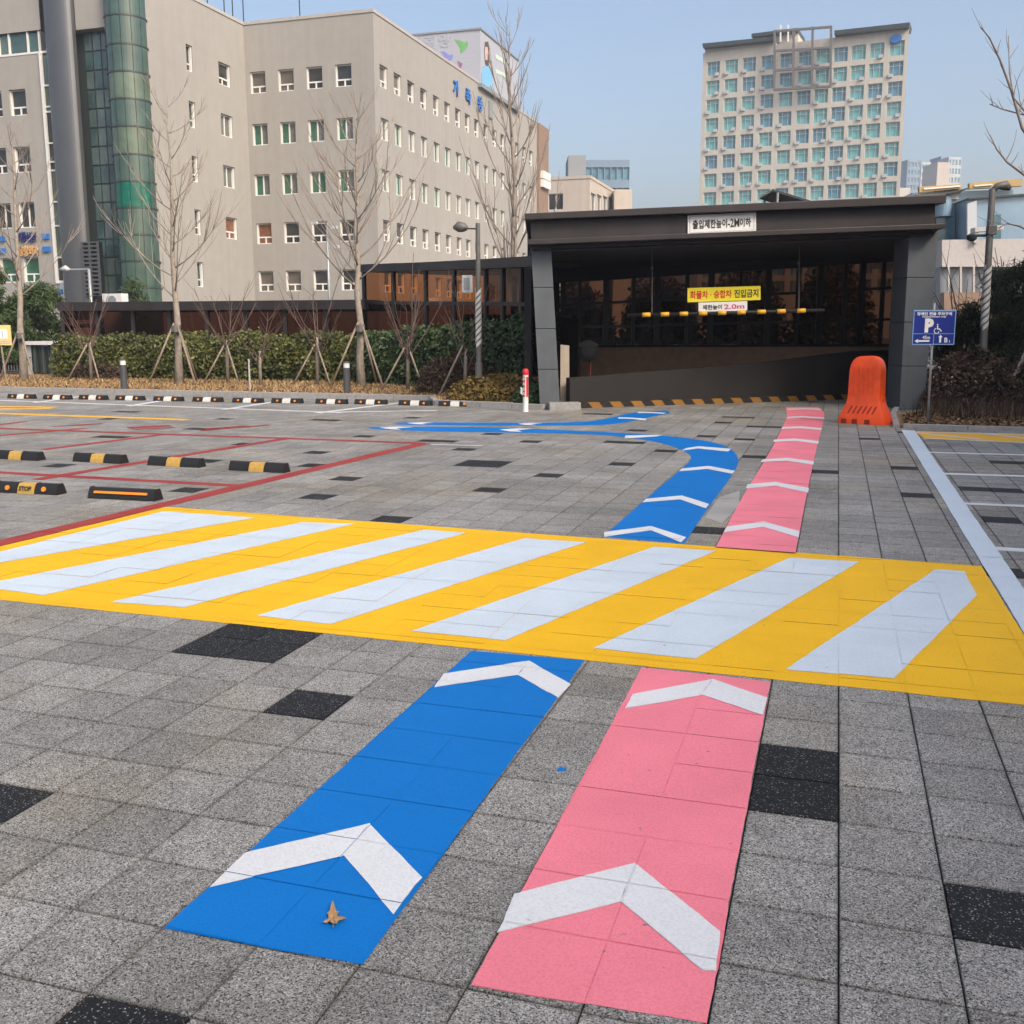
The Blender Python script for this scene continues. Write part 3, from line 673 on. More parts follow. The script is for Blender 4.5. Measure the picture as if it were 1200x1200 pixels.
ords = ['leftmost', 'second from the left', 'third from the left', 'fourth from the left, left of the bollard light', 'fifth from the left', 'sixth from the left', 'seventh from the left', 'sixth from the right', 'fifth from the right', 'fourth from the right', 'second from the right', 'rightmost and half hidden by the dry bush']
ords = ['leftmost', 'second from the left', 'third from the left', 'fourth from the left, below the left bollard light', 'fifth from the left', 'sixth from the left, near the staked tree', 'sixth from the right', 'fifth from the right', 'fourth from the right', 'third from the right', 'second from the right', 'rightmost and partly behind the dry bush']
for i, (x, y) in enumerate(spots):
    o = prw if i == 0 else dup(prw)
    o['label'] = 'white plated wheel stop by the grass, ' + ords[i]; put(o, x, y, .02)

# ------------------------------------------------------------------ planting beds and kerbs
def inpoly(x, y, P):
    r = False
    for i in range(len(P)):
        a, b = P[i - 1], P[i]
        if (a[1] > y) != (b[1] > y) and x < (b[0] - a[0]) * (y - a[1]) / (b[1] - a[1]) + a[0]: r = not r
    return r
def bed(name, P, z, m='soil'):
    mb = MB()
    if area2(P) < 0: P = P[::-1]
    mb.quad(*[(a, b, z) for a, b in P])
    for i in range(len(P)):
        a, b = P[i - 1], P[i]; mb.quad((a[0], a[1], -.03), (b[0], b[1], -.03), (b[0], b[1], z), (a[0], a[1], z))
    return tag(mb.build(name, m), kind='structure')
KY = 22.62
bedL = [(-60, KY), (-8.9, KY - .35), (-8.55, 21.3), (-8.3, 20.85), (-7.2, 20.55), (-5.75, 20.25), (-6.3, 21.6), (-6.4, 24), (-11, 31), (-60, 31)]
bed('planting_bed', bedL, .09)
bedR = [(1.05, 18.12), (9, 18.0), (16, 18.0), (16, 40), (3.2, 40), (1.75, 22.0), (1.12, 20.4)]
bed('planting_bed', bedR, .05, 'soil')
kerb = bpy.data.objects.new('kerb', None); COL.objects.link(kerb); tag(kerb, kind='structure')
def kerbrun(P, w=.13, h=.115, step=1.0):
    for a, b in zip(P, P[1:]):
        A, B = Vector((*a, 0)), Vector((*b, 0)); L = (B - A).length; d = (B - A).normalized(); n = Vector((-d.y, d.x, 0)); k = max(1, round(L / step))
        for i in range(k):
            p = A + d * (L * i / k + .004); q = A + d * (L * (i + 1) / k - .004); m = MB(); hz = h + random.uniform(-.006, .006)
            m.hexa([p - n * w / 2 - UPZ * .02, q - n * w / 2 - UPZ * .02, q + n * w / 2 - UPZ * .02, p + n * w / 2 - UPZ * .02, p - n * w / 2 + UPZ * hz, q - n * w / 2 + UPZ * hz, q + n * w / 2 + UPZ * hz, p + n * w / 2 + UPZ * hz])
            m.build('kerb_stone', 'kerb', kerb, bevel=.012)
kerbrun([(-34, KY - .07), (-9.0, KY - .42), (-8.62, 21.25), (-8.35, 20.79), (-7.2, 20.48), (-5.7, 20.18)])
kerbrun([(-5.6, 20.1), (-5.0, 20.35)], w=.3, h=.16, step=.7)
kerbrun([(1.0, 18.05), (1.06, 20.4), (1.2, 22.0)], w=.10, h=.07)
kerbrun([(1.1, 18.05), (12, 17.93)], w=.10, h=.07)

def blades(name, P, n, z, hmin, hmax, m, lie=.6, wd=.012, lab=None):
    mb = MB(); xs = [p[0] for p in P]; ys = [p[1] for p in P]; k = 0
    while k < n:
        x, y = random.uniform(min(xs), max(xs)), random.uniform(min(ys), max(ys))
        if not inpoly(x, y, P): continue
        k += 1; a = random.uniform(0, 2 * pi); h = random.uniform(hmin, hmax); t = random.random() * lie
        d = Vector((cos(a) * sin(t * 1.57), sin(a) * sin(t * 1.57), max(.15, cos(t * 1.57)))) * h; s = Vector((-sin(a), cos(a), 0)) * wd
        p = Vector((x, y, z)); mb.quad(p - s, p + s, p + d, tone=random.random())
    return tag(mb.build(name, m), kind='stuff')
blades('dry_grass', [(-30, KY + .05), (-9.2, KY - .25), (-8.4, 21.0), (-6.3, 20.5), (-6.4, 23), (-9, 27.4), (-30, 28.6)], 30000, .085, .04, .12, 'straw', 1.0, .014)
blades('dry_grass', [(1.2, 19.3), (8, 18.9), (8, 25), (2.6, 26), (1.9, 22)], 9000, .045, .12, .45, 'brownbush', .7, .010)
def litter(name, P, n, z, m, s=.05):
    mb = MB(); xs = [p[0] for p in P]; ys = [p[1] for p in P]; k = 0
    while k < n:
        x, y = random.uniform(min(xs), max(xs)), random.uniform(min(ys), max(ys))
        if not inpoly(x, y, P): continue
        k += 1; R = Matrix.Rotation(random.uniform(0, 6.28), 3, 'Z') @ Matrix.Rotation(random.uniform(-.7, .7), 3, 'X'); q = s * random.uniform(.6, 1.4); c = Vector((x, y, z + random.uniform(.005, .035)))
        mb.quad(*[c + R @ Vector(v) for v in ((0, -q, 0), (q * .5, 0, .2 * q), (0, q, 0), (-q * .5, 0, .2 * q))], tone=random.random())
    return tag(mb.build(name, m), kind='stuff')
litter('leaf_litter', [(1.12, 18.15), (9, 18.05), (9, 21.5), (1.9, 21.5), (1.2, 20)], 7000, .05, 'litter', .05)
litter('leaf_litter', [(-30, KY + .05), (-9.2, KY - .25), (-8.3, 20.95), (-5.8, 20.35), (-6.4, 22.8), (-9, 26), (-30, 28)], 6000, .09, 'litter', .045)

# ------------------------------------------------------------------ foliage
def cloud(mb, fn, n, size, flat=.5, tonef=None, ar=.55):
    for _ in range(n):
        c, nrm = fn(); q = size * random.uniform(.55, 1.35)
        R = Vector((random.gauss(0, 1), random.gauss(0, 1), random.gauss(0, 1))).normalized()
        d = (nrm * 1.1 + R * flat * 1.6).normalized(); a = d.orthogonal().normalized(); b = d.cross(a); t = random.uniform(0, 6.28)
        a, b = a * cos(t) + b * sin(t), b * cos(t) - a * sin(t)
        mb.quad(c - a * q, c + b * q * ar + d * q * .12, c + a * q, c - b * q * ar + d * q * .12, tone=min(1, max(0, random.gauss(.42, .24))) if tonef is None else tonef(c))
def noise1(x, s=0):
    return sin(x * 1.7 + s) * .5 + sin(x * 3.9 + 1.3 * s) * .3 + sin(x * 8.3 + 2.1 * s) * .2
def hedge(name, A, B, wid, h0, h1, n, size, m, label):
    A, B = Vector((*A, 0)), Vector((*B, 0)); L = (B - A).length; d = (B - A).normalized(); nn = Vector((d.y, -d.x, 0))   # towards the camera side
    t = thing(name, tuple((A + B) / 2 + UPZ * .08), label, 'hedge')
    def fn():
        s = random.random(); H = (h0 + (h1 - h0) * s) + .16 * noise1(s * L * 1.6, h0)
        k = random.random(); bulge = .14 * noise1(s * L * 2.2 + 3, 1) 
        if k < .62: 
            z = H * random.random() ** .8; p = A + d * s * L + nn * (wid / 2 * (1 - .25 * (z / H) ** 3) + bulge * sin(z * 4 + s * L) + random.gauss(0, .07)) + UPZ * (.1 + z); return p, (nn + UPZ * .45)
        if k < .93: p = A + d * s * L + nn * random.uniform(-.5, .5) * wid * .9 + UPZ * (.1 + H + random.gauss(0, .06)); return p, (UPZ + nn * .3)
        p = A + d * s * L + nn * random.uniform(-.4, .4) * wid + UPZ * (.1 + H * random.random()); return p, nn
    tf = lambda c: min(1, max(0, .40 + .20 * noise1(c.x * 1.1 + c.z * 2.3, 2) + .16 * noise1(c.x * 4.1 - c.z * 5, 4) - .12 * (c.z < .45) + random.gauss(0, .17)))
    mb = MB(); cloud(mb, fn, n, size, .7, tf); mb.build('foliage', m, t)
    mb = MB(); q = A + d * .15; e = B - d * .15
    mb.hexa([q + nn * wid * .30 + UPZ * .08, e + nn * wid * .30 + UPZ * .08, e - nn * wid * .30 + UPZ * .08, q - nn * wid * .30 + UPZ * .08, q + nn * wid * .25 + UPZ * h0 * .78, e + nn * wid * .25 + UPZ * h1 * .78, e - nn * wid * .25 + UPZ * h1 * .78, q - nn * wid * .25 + UPZ * h0 * .78])
    mb.build('branch_core', 'darkbark', t)
    return t
hedge('clipped_hedge', (-24.6, 28.2), (-13.0, 28.2), 1.3, 1.22, 1.32, 22000, .062, 'hedge', 'long yellowish green clipped hedge behind the dry grass strip')
hedge('clipped_hedge', (-13.1, 27.9), (-6.55, 24.0), 1.5, 1.28, 1.75, 15000, .062, 'hedge2', 'taller dark green hedge running up to the left pavilion column')
def mound(name, c, rx, ry, rz, n, size, m, label, cat, core='darkbark', shape=None):
    t = thing(name, (c[0], c[1], c[2]), label, cat); C = Vector(c)
    def fn():
        while True:
            v = Vector((random.gauss(0, 1), random.gauss(0, 1), abs(random.gauss(0, 1)))).normalized()
            k = random.uniform(.78, 1.04) + .10 * noise1(v.x * 5 + v.y * 4, rx)
            p = Vector((v.x * rx, v.y * ry, v.z * rz)) * k; return C + p, Vector((v.x / rx, v.y / ry, v.z / rz)).normalized()
    mb = MB(); cloud(mb, fn, n, size, .9); mb.build('foliage', m, t)
    mb = MB()
    for _ in range(24):
        a = random.uniform(0, 6.28); e = Vector((cos(a) * rx * .7, sin(a) * ry * .7, rz * random.uniform(.5, .9)))
        mb.tube([C, C + e * .5 + UPZ * .05, C + e], [.012, .008, .004], 4)
    mb.build('stems', core, t); return t
g = gnd(590, 478); mound('dry_bush', (-7.0, 21.45, .08), 1.35, .8, .55, 7500, .05, 'drybush', 'low dry yellow brown bush around the left lamp post base', 'bush')
mound('dry_bush', (-6.15, 20.75, .08), .45, .4, .38, 1600, .05, 'hedge2', 'small dark green bush beside the red bollard and pavilion column', 'bush')
mound('brown_shrub', (-8.9, 23.6, .08), 1.1, .8, .95, 3800, .045, 'brownbush', 'leafless brown shrub in front of the dark hedge', 'bush')
mound('brown_shrub', (-22.6, 27.2, .08), 1.2, .5, .5, 1800, .045, 'brownbush', 'low brown twiggy shrub under the left end of the hedge', 'bush')
for i, (x, y, r, h, l) in enumerate([(2.6, 22.5, 1.0, 1.15, 'brown twiggy shrub directly right of the pavilion column'), (4.4, 23.4, 1.2, 1.2, 'brown twiggy shrub behind the spiral wrapped lamp post'), (6.2, 22.6, 1.1, 1.1, 'brown twiggy shrub at the right edge by the leaning prop')]):
    mound('brown_shrub', (x, y, .05), r, .9, h, 4200, .05, 'brownbush', l, 'bush')

# ------------------------------------------------------------------ trees
def curve_pts(p, d, L, up, n=5, wob=.06, rng=random):
    pts = [p.copy()]; q = p.copy(); v = d.normalized()
    for i in range(n):
        v = (v + UPZ * up / n + Vector((rng.gauss(0, wob), rng.gauss(0, wob), rng.gauss(0, wob * .5)))).normalized(); q = q + v * L / n; pts.append(q.copy())
    return pts
def bare_tree(name, base, H, lean, r0, nb, f0, reach, seed, label, up=.95, elev=.45, twigs=6, stakes=(), barkm='bark', twm='twig', cat='tree', spread=1.0, tw=.55):
    R = random.Random(seed); B = Vector(base); t = thing(name, base, label, cat)
    tr = MB(); n = 9; pts = []; rad = []
    for i in range(n + 1):
        f = i / n; pts.append(B + Vector((lean[0] * f + .04 * H * .1 * R.gauss(0, 1) * (0 < i < n), lean[1] * f, H * f - .08))); rad.append(r0 * (1 - f) ** .95 * (1 if i else 1.25) + .008)
    tr.tube(pts, rad, 9); tr.build('trunk', barkm, t, smooth=True)
    cr = MB()
    def along(f):
        q = f * n; i = min(int(q), n - 1); return pts[i].lerp(pts[i + 1], q - i), rad[i] + (rad[i + 1] - rad[i]) * (q - i)
    a = R.uniform(0, 6.28)
    for k in range(nb):
        f = f0 + (.96 - f0) * (k / max(1, nb - 1)) ** 1.05; p, rr = along(f); a += 2.4 + R.gauss(0, .25)
        L = reach * (1 - f * .78) * R.uniform(.8, 1.2); el = elev + R.gauss(0, .08)
        d = Vector((cos(a) * cos(el) * spread, sin(a) * cos(el) * spread, sin(el)))
        rb = min(rr * .38, .008 + .0047 * L)
        q = curve_pts(p, d, L, up, 6, .05, R); cr.tube(q, [rb * (1 - i / 6.6) + .004 for i in range(7)], 5)
        for j in range(twigs):
            g = R.randint(1, 5); a2 = a + R.choice((-1, 1)) * R.uniform(.4, .9); e2 = el + R.uniform(.1, .5)
            d2 = Vector((cos(a2) * cos(e2), sin(a2) * cos(e2), sin(e2))); L2 = L * tw * R.uniform(.5, 1)
            q2 = curve_pts(q[g], d2, L2, up * .7, 4, .07, R); cr.tube(q2, [rb * .5 * (1 - i / 4.8) + .003 for i in range(5)], 4, cap=False)
            if R.random() < .6:
                a3 = a2 + R.choice((-1, 1)) * .7; q3 = curve_pts(q2[2], Vector((cos(a3) * .5, sin(a3) * .5, .8)), L2 * .45, .4, 3, .08, R); cr.tube(q3, [.006, .005, .004, .003], 4, cap=False)
    cr.build('crown', twm, t, smooth=True)
    for (dx, dy, zz) in stakes:
        s = MB(); s.tube([B + Vector((dx, dy, -.05)), B + Vector((dx * .06, dy * .06, zz))], [.032, .028], 7); s.build('support_stake', 'stake', t, smooth=True)
    if stakes:
        s = MB(); zz = stakes[0][2] - .08; s.lathe([(r0 * 1.12 + .015, zz - .09), (r0 * 1.12 + .015, zz + .09)], 10, (B.x, B.y)); s.build('tie_band', 'pole', t)
    return t
def tree_at(px, py, toppx, toppy, seed, name, label, r0, **kw):
    b = gnd(px, py, .08); dep = (b - EYE).dot(FWD); top = atd(toppx, toppy, dep)
    bare_tree(name, (b.x, b.y, .08), top.z, (top.x - b.x, top.y - b.y), r0, seed=seed, label=label, **kw)
STK = ((-.75, -.45, 1.75), (.85, -.4, 1.75), (.1, .8, 1.75))
tree_at(210, 450, 196, 112, 11, 'bare_tree', 'tall bare pale tree with stakes in front of green glass cylinder', .105, nb=24, f0=.30, reach=3.4, stakes=STK)
tree_at(424, 453, 415, 118, 5, 'bare_tree', 'tall bare pale tree with stakes before the corner of beige building', .105, nb=25, f0=.33, reach=4.0, stakes=STK)
b3 = (-8.0, 25.6, .08)
tp = atd(597, 25, (Vector(b3) - EYE).dot(FWD))
bare_tree('bare_tree', b3, tp.z, (tp.x - b3[0], tp.y - b3[1]), .115, 28, .24, 3.5, 21, 'tallest bare tree standing just left of the pavilion', elev=.8, stakes=((-.9, -.9, 1.9),))
tree_at(28, 446, 12, 150, 31, 'bare_tree', 'bare pale tree at the left edge by the yellow sign', .11, nb=20, f0=.34, reach=3.8, stakes=((-.6, -.4, 1.55), (.75, -.35, 1.55)))
def multi(px, py, H, seed, label, n=7, spread=.5, stakes=((-.6, -.4, 1.15), (.65, -.4, 1.15)), m='twigr', z=.08):
    b = gnd(px, py, z); R = random.Random(seed); t = thing('bare_sapling', tuple(b), label, 'tree'); mb = MB()
    tr = MB(); tr.tube([b - UPZ * .05, b + Vector((.02, 0, H * .28)), b + Vector((.03, .02, H * .42))], [.055, .045, .03], 7); tr.build('trunk', 'bark', t, smooth=True)
    for k in range(n):
        a = 6.28 * k / n + R.gauss(0, .3); el = R.uniform(.75, 1.25); L = H * R.uniform(.5, .72); p = b + Vector((.02, .01, H * R.uniform(.2, .4)))
        q = curve_pts(p, Vector((cos(a) * cos(el), sin(a) * cos(el), sin(el))), L, .35, 6, .07, R); mb.tube(q, [.017 * (1 - i / 7.5) + .003 for i in range(7)], 4, cap=False)
        for j in range(5):
            g = R.randint(1, 5); a2 = a + R.uniform(-1.3, 1.3); q2 = curve_pts(q[g], Vector((cos(a2) * .6, sin(a2) * .6, .75)), L * R.uniform(.2, .45), .2, 3, .1, R); mb.tube(q2, [.007, .006, .0045, .003], 4, cap=False)
    mb.build('crown', m, t, smooth=True)
    for dx, dy, zz in stakes:
        s = MB(); s.tube([b + Vector((dx, dy, -.05)), b + Vector((dx * .05, dy * .05, zz))], [.028, .024], 7); s.build('support_stake', 'stake', t, smooth=True)
multi(107, 446, 2.9, 1, 'staked bare sapling left of the left bollard light', 9)
multi(267, 450, 3.0, 2, 'staked bare sapling with a thin upright crown right of the first tall tree')
multi(305, 452, 2.3, 3, 'small bare sapling without wide stakes in the middle of the hedge', 6, stakes=())
multi(372, 452, 3.2, 4, 'staked bare sapling left of the right bollard light', 8)
multi(478, 458, 3.3, 5, 'widely branched staked sapling in front of the curved bronze glass wall', 9)
multi(545, 463, 2.6, 6, 'bare sapling behind the left lamp post', 6, stakes=((-.5, -.5, 1.2),))
def conifer(name, base, H, r, n, label, z0=.3, m='pine'):
    t = thing(name, base, label, 'tree'); B = Vector(base); tr = MB(); tr.tube([B - UPZ * .05, B + UPZ * H * .5, B + UPZ * H * .95], [.11, .07, .02], 7); tr.build('trunk', 'darkbark', t)
    tiers = [(random.uniform(z0, .98), random.uniform(0, 6.28)) for _ in range(int(26 * H / 4))]
    def fn():
        f, a = random.choice(tiers); L = r * (1 - f) ** .75 * 1.1 + .15; s = random.random() ** .6 * L
        p = B + Vector((cos(a) * s, sin(a) * s, f * H - s * .1)) + Vector((random.gauss(0, .13), random.gauss(0, .13), random.gauss(0, .12)))
        return p, (Vector((cos(a), sin(a), .8)))
    mb = MB(); cloud(mb, fn, int(n * 1.9), .11, 1.0, None, .13 if m == 'pine' else .22); mb.build('crown', m, t)
    br = MB()
    for f, a in tiers:
        L = r * (1 - f) ** .75 * 1.05; p = B + UPZ * f * H; br.tube([p, p + Vector((cos(a) * L * .5, sin(a) * L * .5, -.02)), p + Vector((cos(a) * L, sin(a) * L, -.08 * L))], [.022, .014, .005], 4, cap=False)
    br.build('branches', 'darkbark', t)
for px, dep, top, r, n, l in [(1130, 26, 352, 1.0, 3200, 'dark sparse conifer right of the blue parking sign'), (1172, 27, 318, 1.5, 5200, 'dark dense conifer behind the right lamp post'), (1212, 25, 300, 1.6, 4200, 'dark conifer cut by the right edge of the view')]:
    b = atd(px, 400, dep); z = atd(px, top, dep).z; conifer('conifer', (b.x, b.y, .03), z, r, n, l, .28)
for px, dep, top, r, n, l in [(-6, 37, 318, 2.2, 6000, 'dark green pine behind the yellow sign at the left edge'), (34, 38, 328, 2.0, 6500, 'bushy dark green pine above the booth with blue sign'), (56, 40, 338, 1.6, 3000, 'paler pine to the right of the booth')]:
    b = atd(px, 400, dep); z = atd(px, top, dep).z; conifer('pine', (b.x, b.y, .03), z, r, n, l, .18, 'hedge2')
for px, dep, top, r, n, l in [(160, 44, 330, 1.1, 900, 'small pine in front of the green glass cylinder')]:
    b = atd(px, 400, dep); z = atd(px, top, dep).z; conifer('pine', (b.x, b.y, .03), z, r, n, l, .3, 'hedge2')
# tree outside the right edge whose boughs reach into view
def bough_tree(trunk, boughs, dep, label):
    b = atd(trunk[0], 400, dep); t = thing('bare_tree', (b.x, b.y, .03), label, 'tree')
    tr = MB(); zt = atd(trunk[0], trunk[1], dep).z; tr.tube([Vector((b.x, b.y, -.05)), Vector((b.x, b.y, zt * .5)), Vector((b.x, b.y, zt))], [.16, .12, .06], 9); tr.build('trunk', 'twig', t, smooth=True)
    cr = MB(); R = random.Random(3)
    for L, r0 in boughs:
        q = [atd(x, y, dep + R.uniform(-.2, .2)) for x, y in L]; k = len(q); cr.tube(q, [r0 * (1 - i / (k + .6)) + .004 for i in range(k)], 5)
        for i in range(1, k):
            for j in range(2):
                d = (q[i] - q[i - 1]).normalized() + Vector((R.gauss(0, .5), R.gauss(0, .5), R.gauss(.3, .4))); cr.tube(curve_pts(q[i - 1].lerp(q[i], R.random()), d, R.uniform(.2, .7), .3, 4, .12, R), [.008, .007, .006, .004, .003], 4, cap=False)
    cr.build('crown', 'twig', t, smooth=True)
bough_tree((1262, 60), [([(1262, 250), (1225, 190), (1198, 150), (1185, 105), (1172, 70), (1160, 45), (1150, 32)], .035), ([(1262, 260), (1230, 225), (1200, 205), (1180, 190), (1168, 175), (1160, 158)], .028), ([(1262, 180), (1225, 150), (1205, 135), (1188, 115), (1183, 85), (1182, 42)], .025), ([(1262, 200), (1225, 175), (1202, 135), (1175, 128), (1160, 122)], .02), ([(1262, 330), (1220, 280), (1195, 265), (1180, 262), (1168, 268)], .02)], 19, 'bare tree outside the right edge with twigs against the sky')
multi(1122, 452, 3.6, 12, 'dark bare shrub tree right of the pavilion column', 10, stakes=(), m='darkbark', z=.05)
multi(1185, 458, 3.8, 14, 'dark bare shrub tree between the conifers at the right', 10, stakes=(), m='darkbark', z=.05)
m_ = MB(); A = gnd(1170, 480, .05); Bq = atd(1210, 395, 21.5); m_.tube([A - UPZ * .05, Bq], [.045, .04], 8)
tag(m_.build('tree_prop', 'stake', smooth=True), 'pale wooden prop leaning up to the right edge among brown grass', 'prop')

# ------------------------------------------------------------------ ramp entrance pavilion
PF = Frame((-5.41, 20.28), math.atan2(.274, .9616))
pav = thing('ramp_pavilion', (-5.41, 20.28, 0), 'dark flat roofed pavilion over the underground parking ramp entrance', 'building', PF.a)
def PH(x, y, yl=0.0): return PF.hit(x, y, yl)
def Pw(v): return PF.w(v[0], v[1], v[2])
def prism_px(mb, pts, y0, y1, yref=None):
    """outline traced on the plane yref, given real thickness y0..y1"""
    P = [PH(x, y, y0 if yref is None else yref) for x, y in pts]; n = len(P)
    F_ = [PF.w(p.x, y0, p.z) for p in P]; B_ = [PF.w(p.x, y1, p.z) for p in P]
    mb.quad(*F_); mb.quad(*B_[::-1])
    for i in range(n): mb.quad(F_[i], B_[i], B_[(i + 1) % n], F_[(i + 1) % n])
# columns: clad in stacked slate panels
def column(pts_t, pts_b, yb, name='column'):
    mb = MB(); tl, tr = [PH(*p) for p in pts_t]; bl_, br_ = [PH(*p) for p in pts_b]
    bl_.z = br_.z = 0
    k = 4; zs = [0, .245, .49, .735, 1]
    o = None
    for i in range(4):
        a, b = zs[i], zs[i + 1]; L0, R0 = bl_.lerp(tl, a), br_.lerp(tr, a); L1, R1 = bl_.lerp(tl, b), br_.lerp(tr, b); g = .006
        P = [PF.w(L0.x, 0, L0.z + g), PF.w(R0.x, 0, R0.z + g), PF.w(R0.x, yb, R0.z + g), PF.w(L0.x, yb, L0.z + g), PF.w(L1.x, 0, L1.z - g), PF.w(R1.x, 0, R1.z - g), PF.w(R1.x, yb, R1.z - g), PF.w(L1.x, yb, L1.z - g)]
        m = MB(); m.hexa(P); m.build('column_panel', 'pavcol', pav, bevel=.008)
    I = MB(); P = []
    for (l, r_, z) in ((bl_, br_, 0), (tl, tr, 1)):
        P += [PF.w(l.x + .02, .02, l.z), PF.w(r_.x - .02, .02, r_.z), PF.w(r_.x - .02, yb - .02, r_.z), PF.w(l.x + .02, yb - .02, l.z)]
    I.hexa(P); I.build('column_core', 'mullb', pav)
column(((622, 284), (645.5, 284)), ((633, 480), (656.5, 480)), .85)
column(((1066, 268), (1100, 268)), ((1054, 481), (1083, 483)), .85)
# fascia: top lip, recessed band, bottom lip, all sloping up to the right
YF = -.35
def band(name, y_l, y_r, xl, xr, y0, y1, m='pav'):
    mb = MB(); a = [PH(xl, y_l[0], YF), PH(xr, y_r[0], YF), PH(xr, y_r[1], YF), PH(xl, y_l[1], YF)]
    F_ = [PF.w(p.x, y0, p.z) for p in a]; B_ = [PF.w(p.x, y1, p.z) for p in a]
    mb.hexa([F_[3], F_[2], B_[2], B_[3], F_[0], F_[1], B_[1], B_[0]]); return mb.build(name, m, pav, bevel=.012)
band('roof_lip', (250.5, 258), (228.5, 238.5), 615, 1107, -.42, 7.2)
band('fascia', (258, 281), (238.6, 262), 622, 1099, -.22, 7.0)
band('lower_lip', (281, 287), (262.1, 268), 618.5, 1107, -.40, .3)
band('lower_band', (287, 291), (268, 273), 622.5, 1099, -.15, .85)
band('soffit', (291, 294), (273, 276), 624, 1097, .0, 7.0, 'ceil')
mb = MB(); mb.hexa([PF.w(*q) for q in ((7.0, .9, 3.48), (7.66, .9, 3.48), (9.8, 6.9, 3.48), (7.0, 6.9, 3.48), (7.0, .9, 3.6), (7.66, .9, 3.6), (9.8, 6.9, 3.6), (7.0, 6.9, 3.6))]); mb.build('side_roof', 'ceil', pav)
# inside: the far wall
YW = 6.3
mb = MB(); prism_px(mb, [(618, 404.5), (1074, 403.5), (1076, 470), (618, 478)], YW, YW + .2); mb.build('brown_wall', 'bwall', pav)
mb = MB(); prism_px(mb, [(618, 333), (656, 330.5), (656, 404.5), (618, 404.5)], YW, YW + .2); mb.build('end_wall', 'dwall', pav)
mb = MB(); prism_px(mb, [(656, 404.5), (1064, 402.8), (1064, 405.8), (656, 407)], YW - .06, YW + .1); mb.build('window_sill', 'dwall', pav)
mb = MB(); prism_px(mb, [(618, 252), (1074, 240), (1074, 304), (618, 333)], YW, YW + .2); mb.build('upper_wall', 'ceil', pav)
xs = [660, 679.5, 710.5, 743, 771, 806, 834.5, 869, 901.5, 937, 962.5, 992, 1012, 1037, 1052]
fl = lambda p, x: p[0] + (p[1] - p[0]) * (x - 660) / (1050 - 660)
rows = [(330, 305), (357.5, 337), (384, 374), (404, 403)]
for i in range(len(xs) - 1):
    for j in range(3):
        a, b = xs[i], xs[i + 1]; m = MB()
        P = [PH(a, fl(rows[j], a), YW), PH(b, fl(rows[j], b), YW), PH(b, fl(rows[j + 1], b), YW), PH(a, fl(rows[j + 1], a), YW)]
        m.quad(*[PF.w(p.x, YW + .05, p.z) for p in P][::-1]); m.build('window_pane', 'bronze2', pav)
for i, x in enumerate(xs):
    m = MB(); wd = .045 if i % 2 else .075; a, b = PH(x, fl(rows[0], x) - 2, YW), PH(x, 404, YW)
    m.box((a.x - wd, YW - .03, b.z), (a.x + wd, YW + .09, a.z), T=lambda q: PF.w(*q)); m.build('mullion', 'mullb', pav)
for r_ in rows[:3]:
    m = MB(); a, b = PH(656, fl(r_, 656), YW), PH(1056, fl(r_, 1056), YW); h = .035
    m.hexa([PF.w(a.x, YW - .02, a.z - h), PF.w(b.x, YW - .02, b.z - h), PF.w(b.x, YW + .08, b.z - h), PF.w(a.x, YW + .08, a.z - h), PF.w(a.x, YW - .02, a.z + h), PF.w(b.x, YW - .02, b.z + h), PF.w(b.x, YW + .08, b.z + h), PF.w(a.x, YW + .08, a.z + h)])
    m.build('transom', 'mullb', pav)
# ramp parapet in charcoal with slanting top, and the striped kerb at its foot
h0, h1 = gnd(667, 478.5), gnd(1046, 466); d = (h1 - h0).normalized(); nn = Vector((d.y, -d.x, 0)); 
def on_h(px, py):   # sight line meets the vertical plane of the parapet
    r_ = ray(px, py); t = (h0 - EYE).dot(nn) / r_.dot(nn); return EYE + r_ * t
top = [(668, 443), (780, 434), (900, 424.5), (960, 417), (1005, 411.5), (1046, 410)]
mb = MB()
for a, b in zip(top, top[1:]):
    A, B = on_h(*a), on_h(*b); A0, B0 = Vector((A.x, A.y, 0)), Vector((B.x, B.y, 0)); bk = -nn * .2
    mb.hexa([A0, B0, B0 + bk, A0 + bk, A, B, B + bk, A + bk])
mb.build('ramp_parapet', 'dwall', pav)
mb = MB(); L = (h1 - h0).length; k = 34
for i in range(k):
    a, b = h0 + d * L * i / k, h0 + d * L * (i + 1) / k; sk = d * .10; q = nn * .09
    z = UPZ * .115
    mb.quad(a + q, b + q, b + q - sk + z, a + q - sk + z, mi=i % 2); mb.quad(a + q - sk + z, b + q - sk + z, b - sk + z, a - sk + z, mi=i % 2)
mb.build('hazard_kerb', ['hazy', 'black'], pav)
# side walls and pilaster inside the left column, sun patch put into its beige
mb = MB(); P = PH(657, 405); prism_px(mb, [(656.8, 404), (667, 405), (667.5, 478), (656.8, 480)], .72, .84, .72); mb.build('pilaster', 'beige', pav)
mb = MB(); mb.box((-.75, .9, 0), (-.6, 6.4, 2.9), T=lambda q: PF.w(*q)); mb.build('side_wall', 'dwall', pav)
mb = MB(); mb.box((7.6, .9, 0), (7.75, 6.6, 3.6), T=lambda q: PF.w(q.x + (q.y - .9) * .36, q.y, q.z)); mb.build('side_wall', 'dwall', pav)
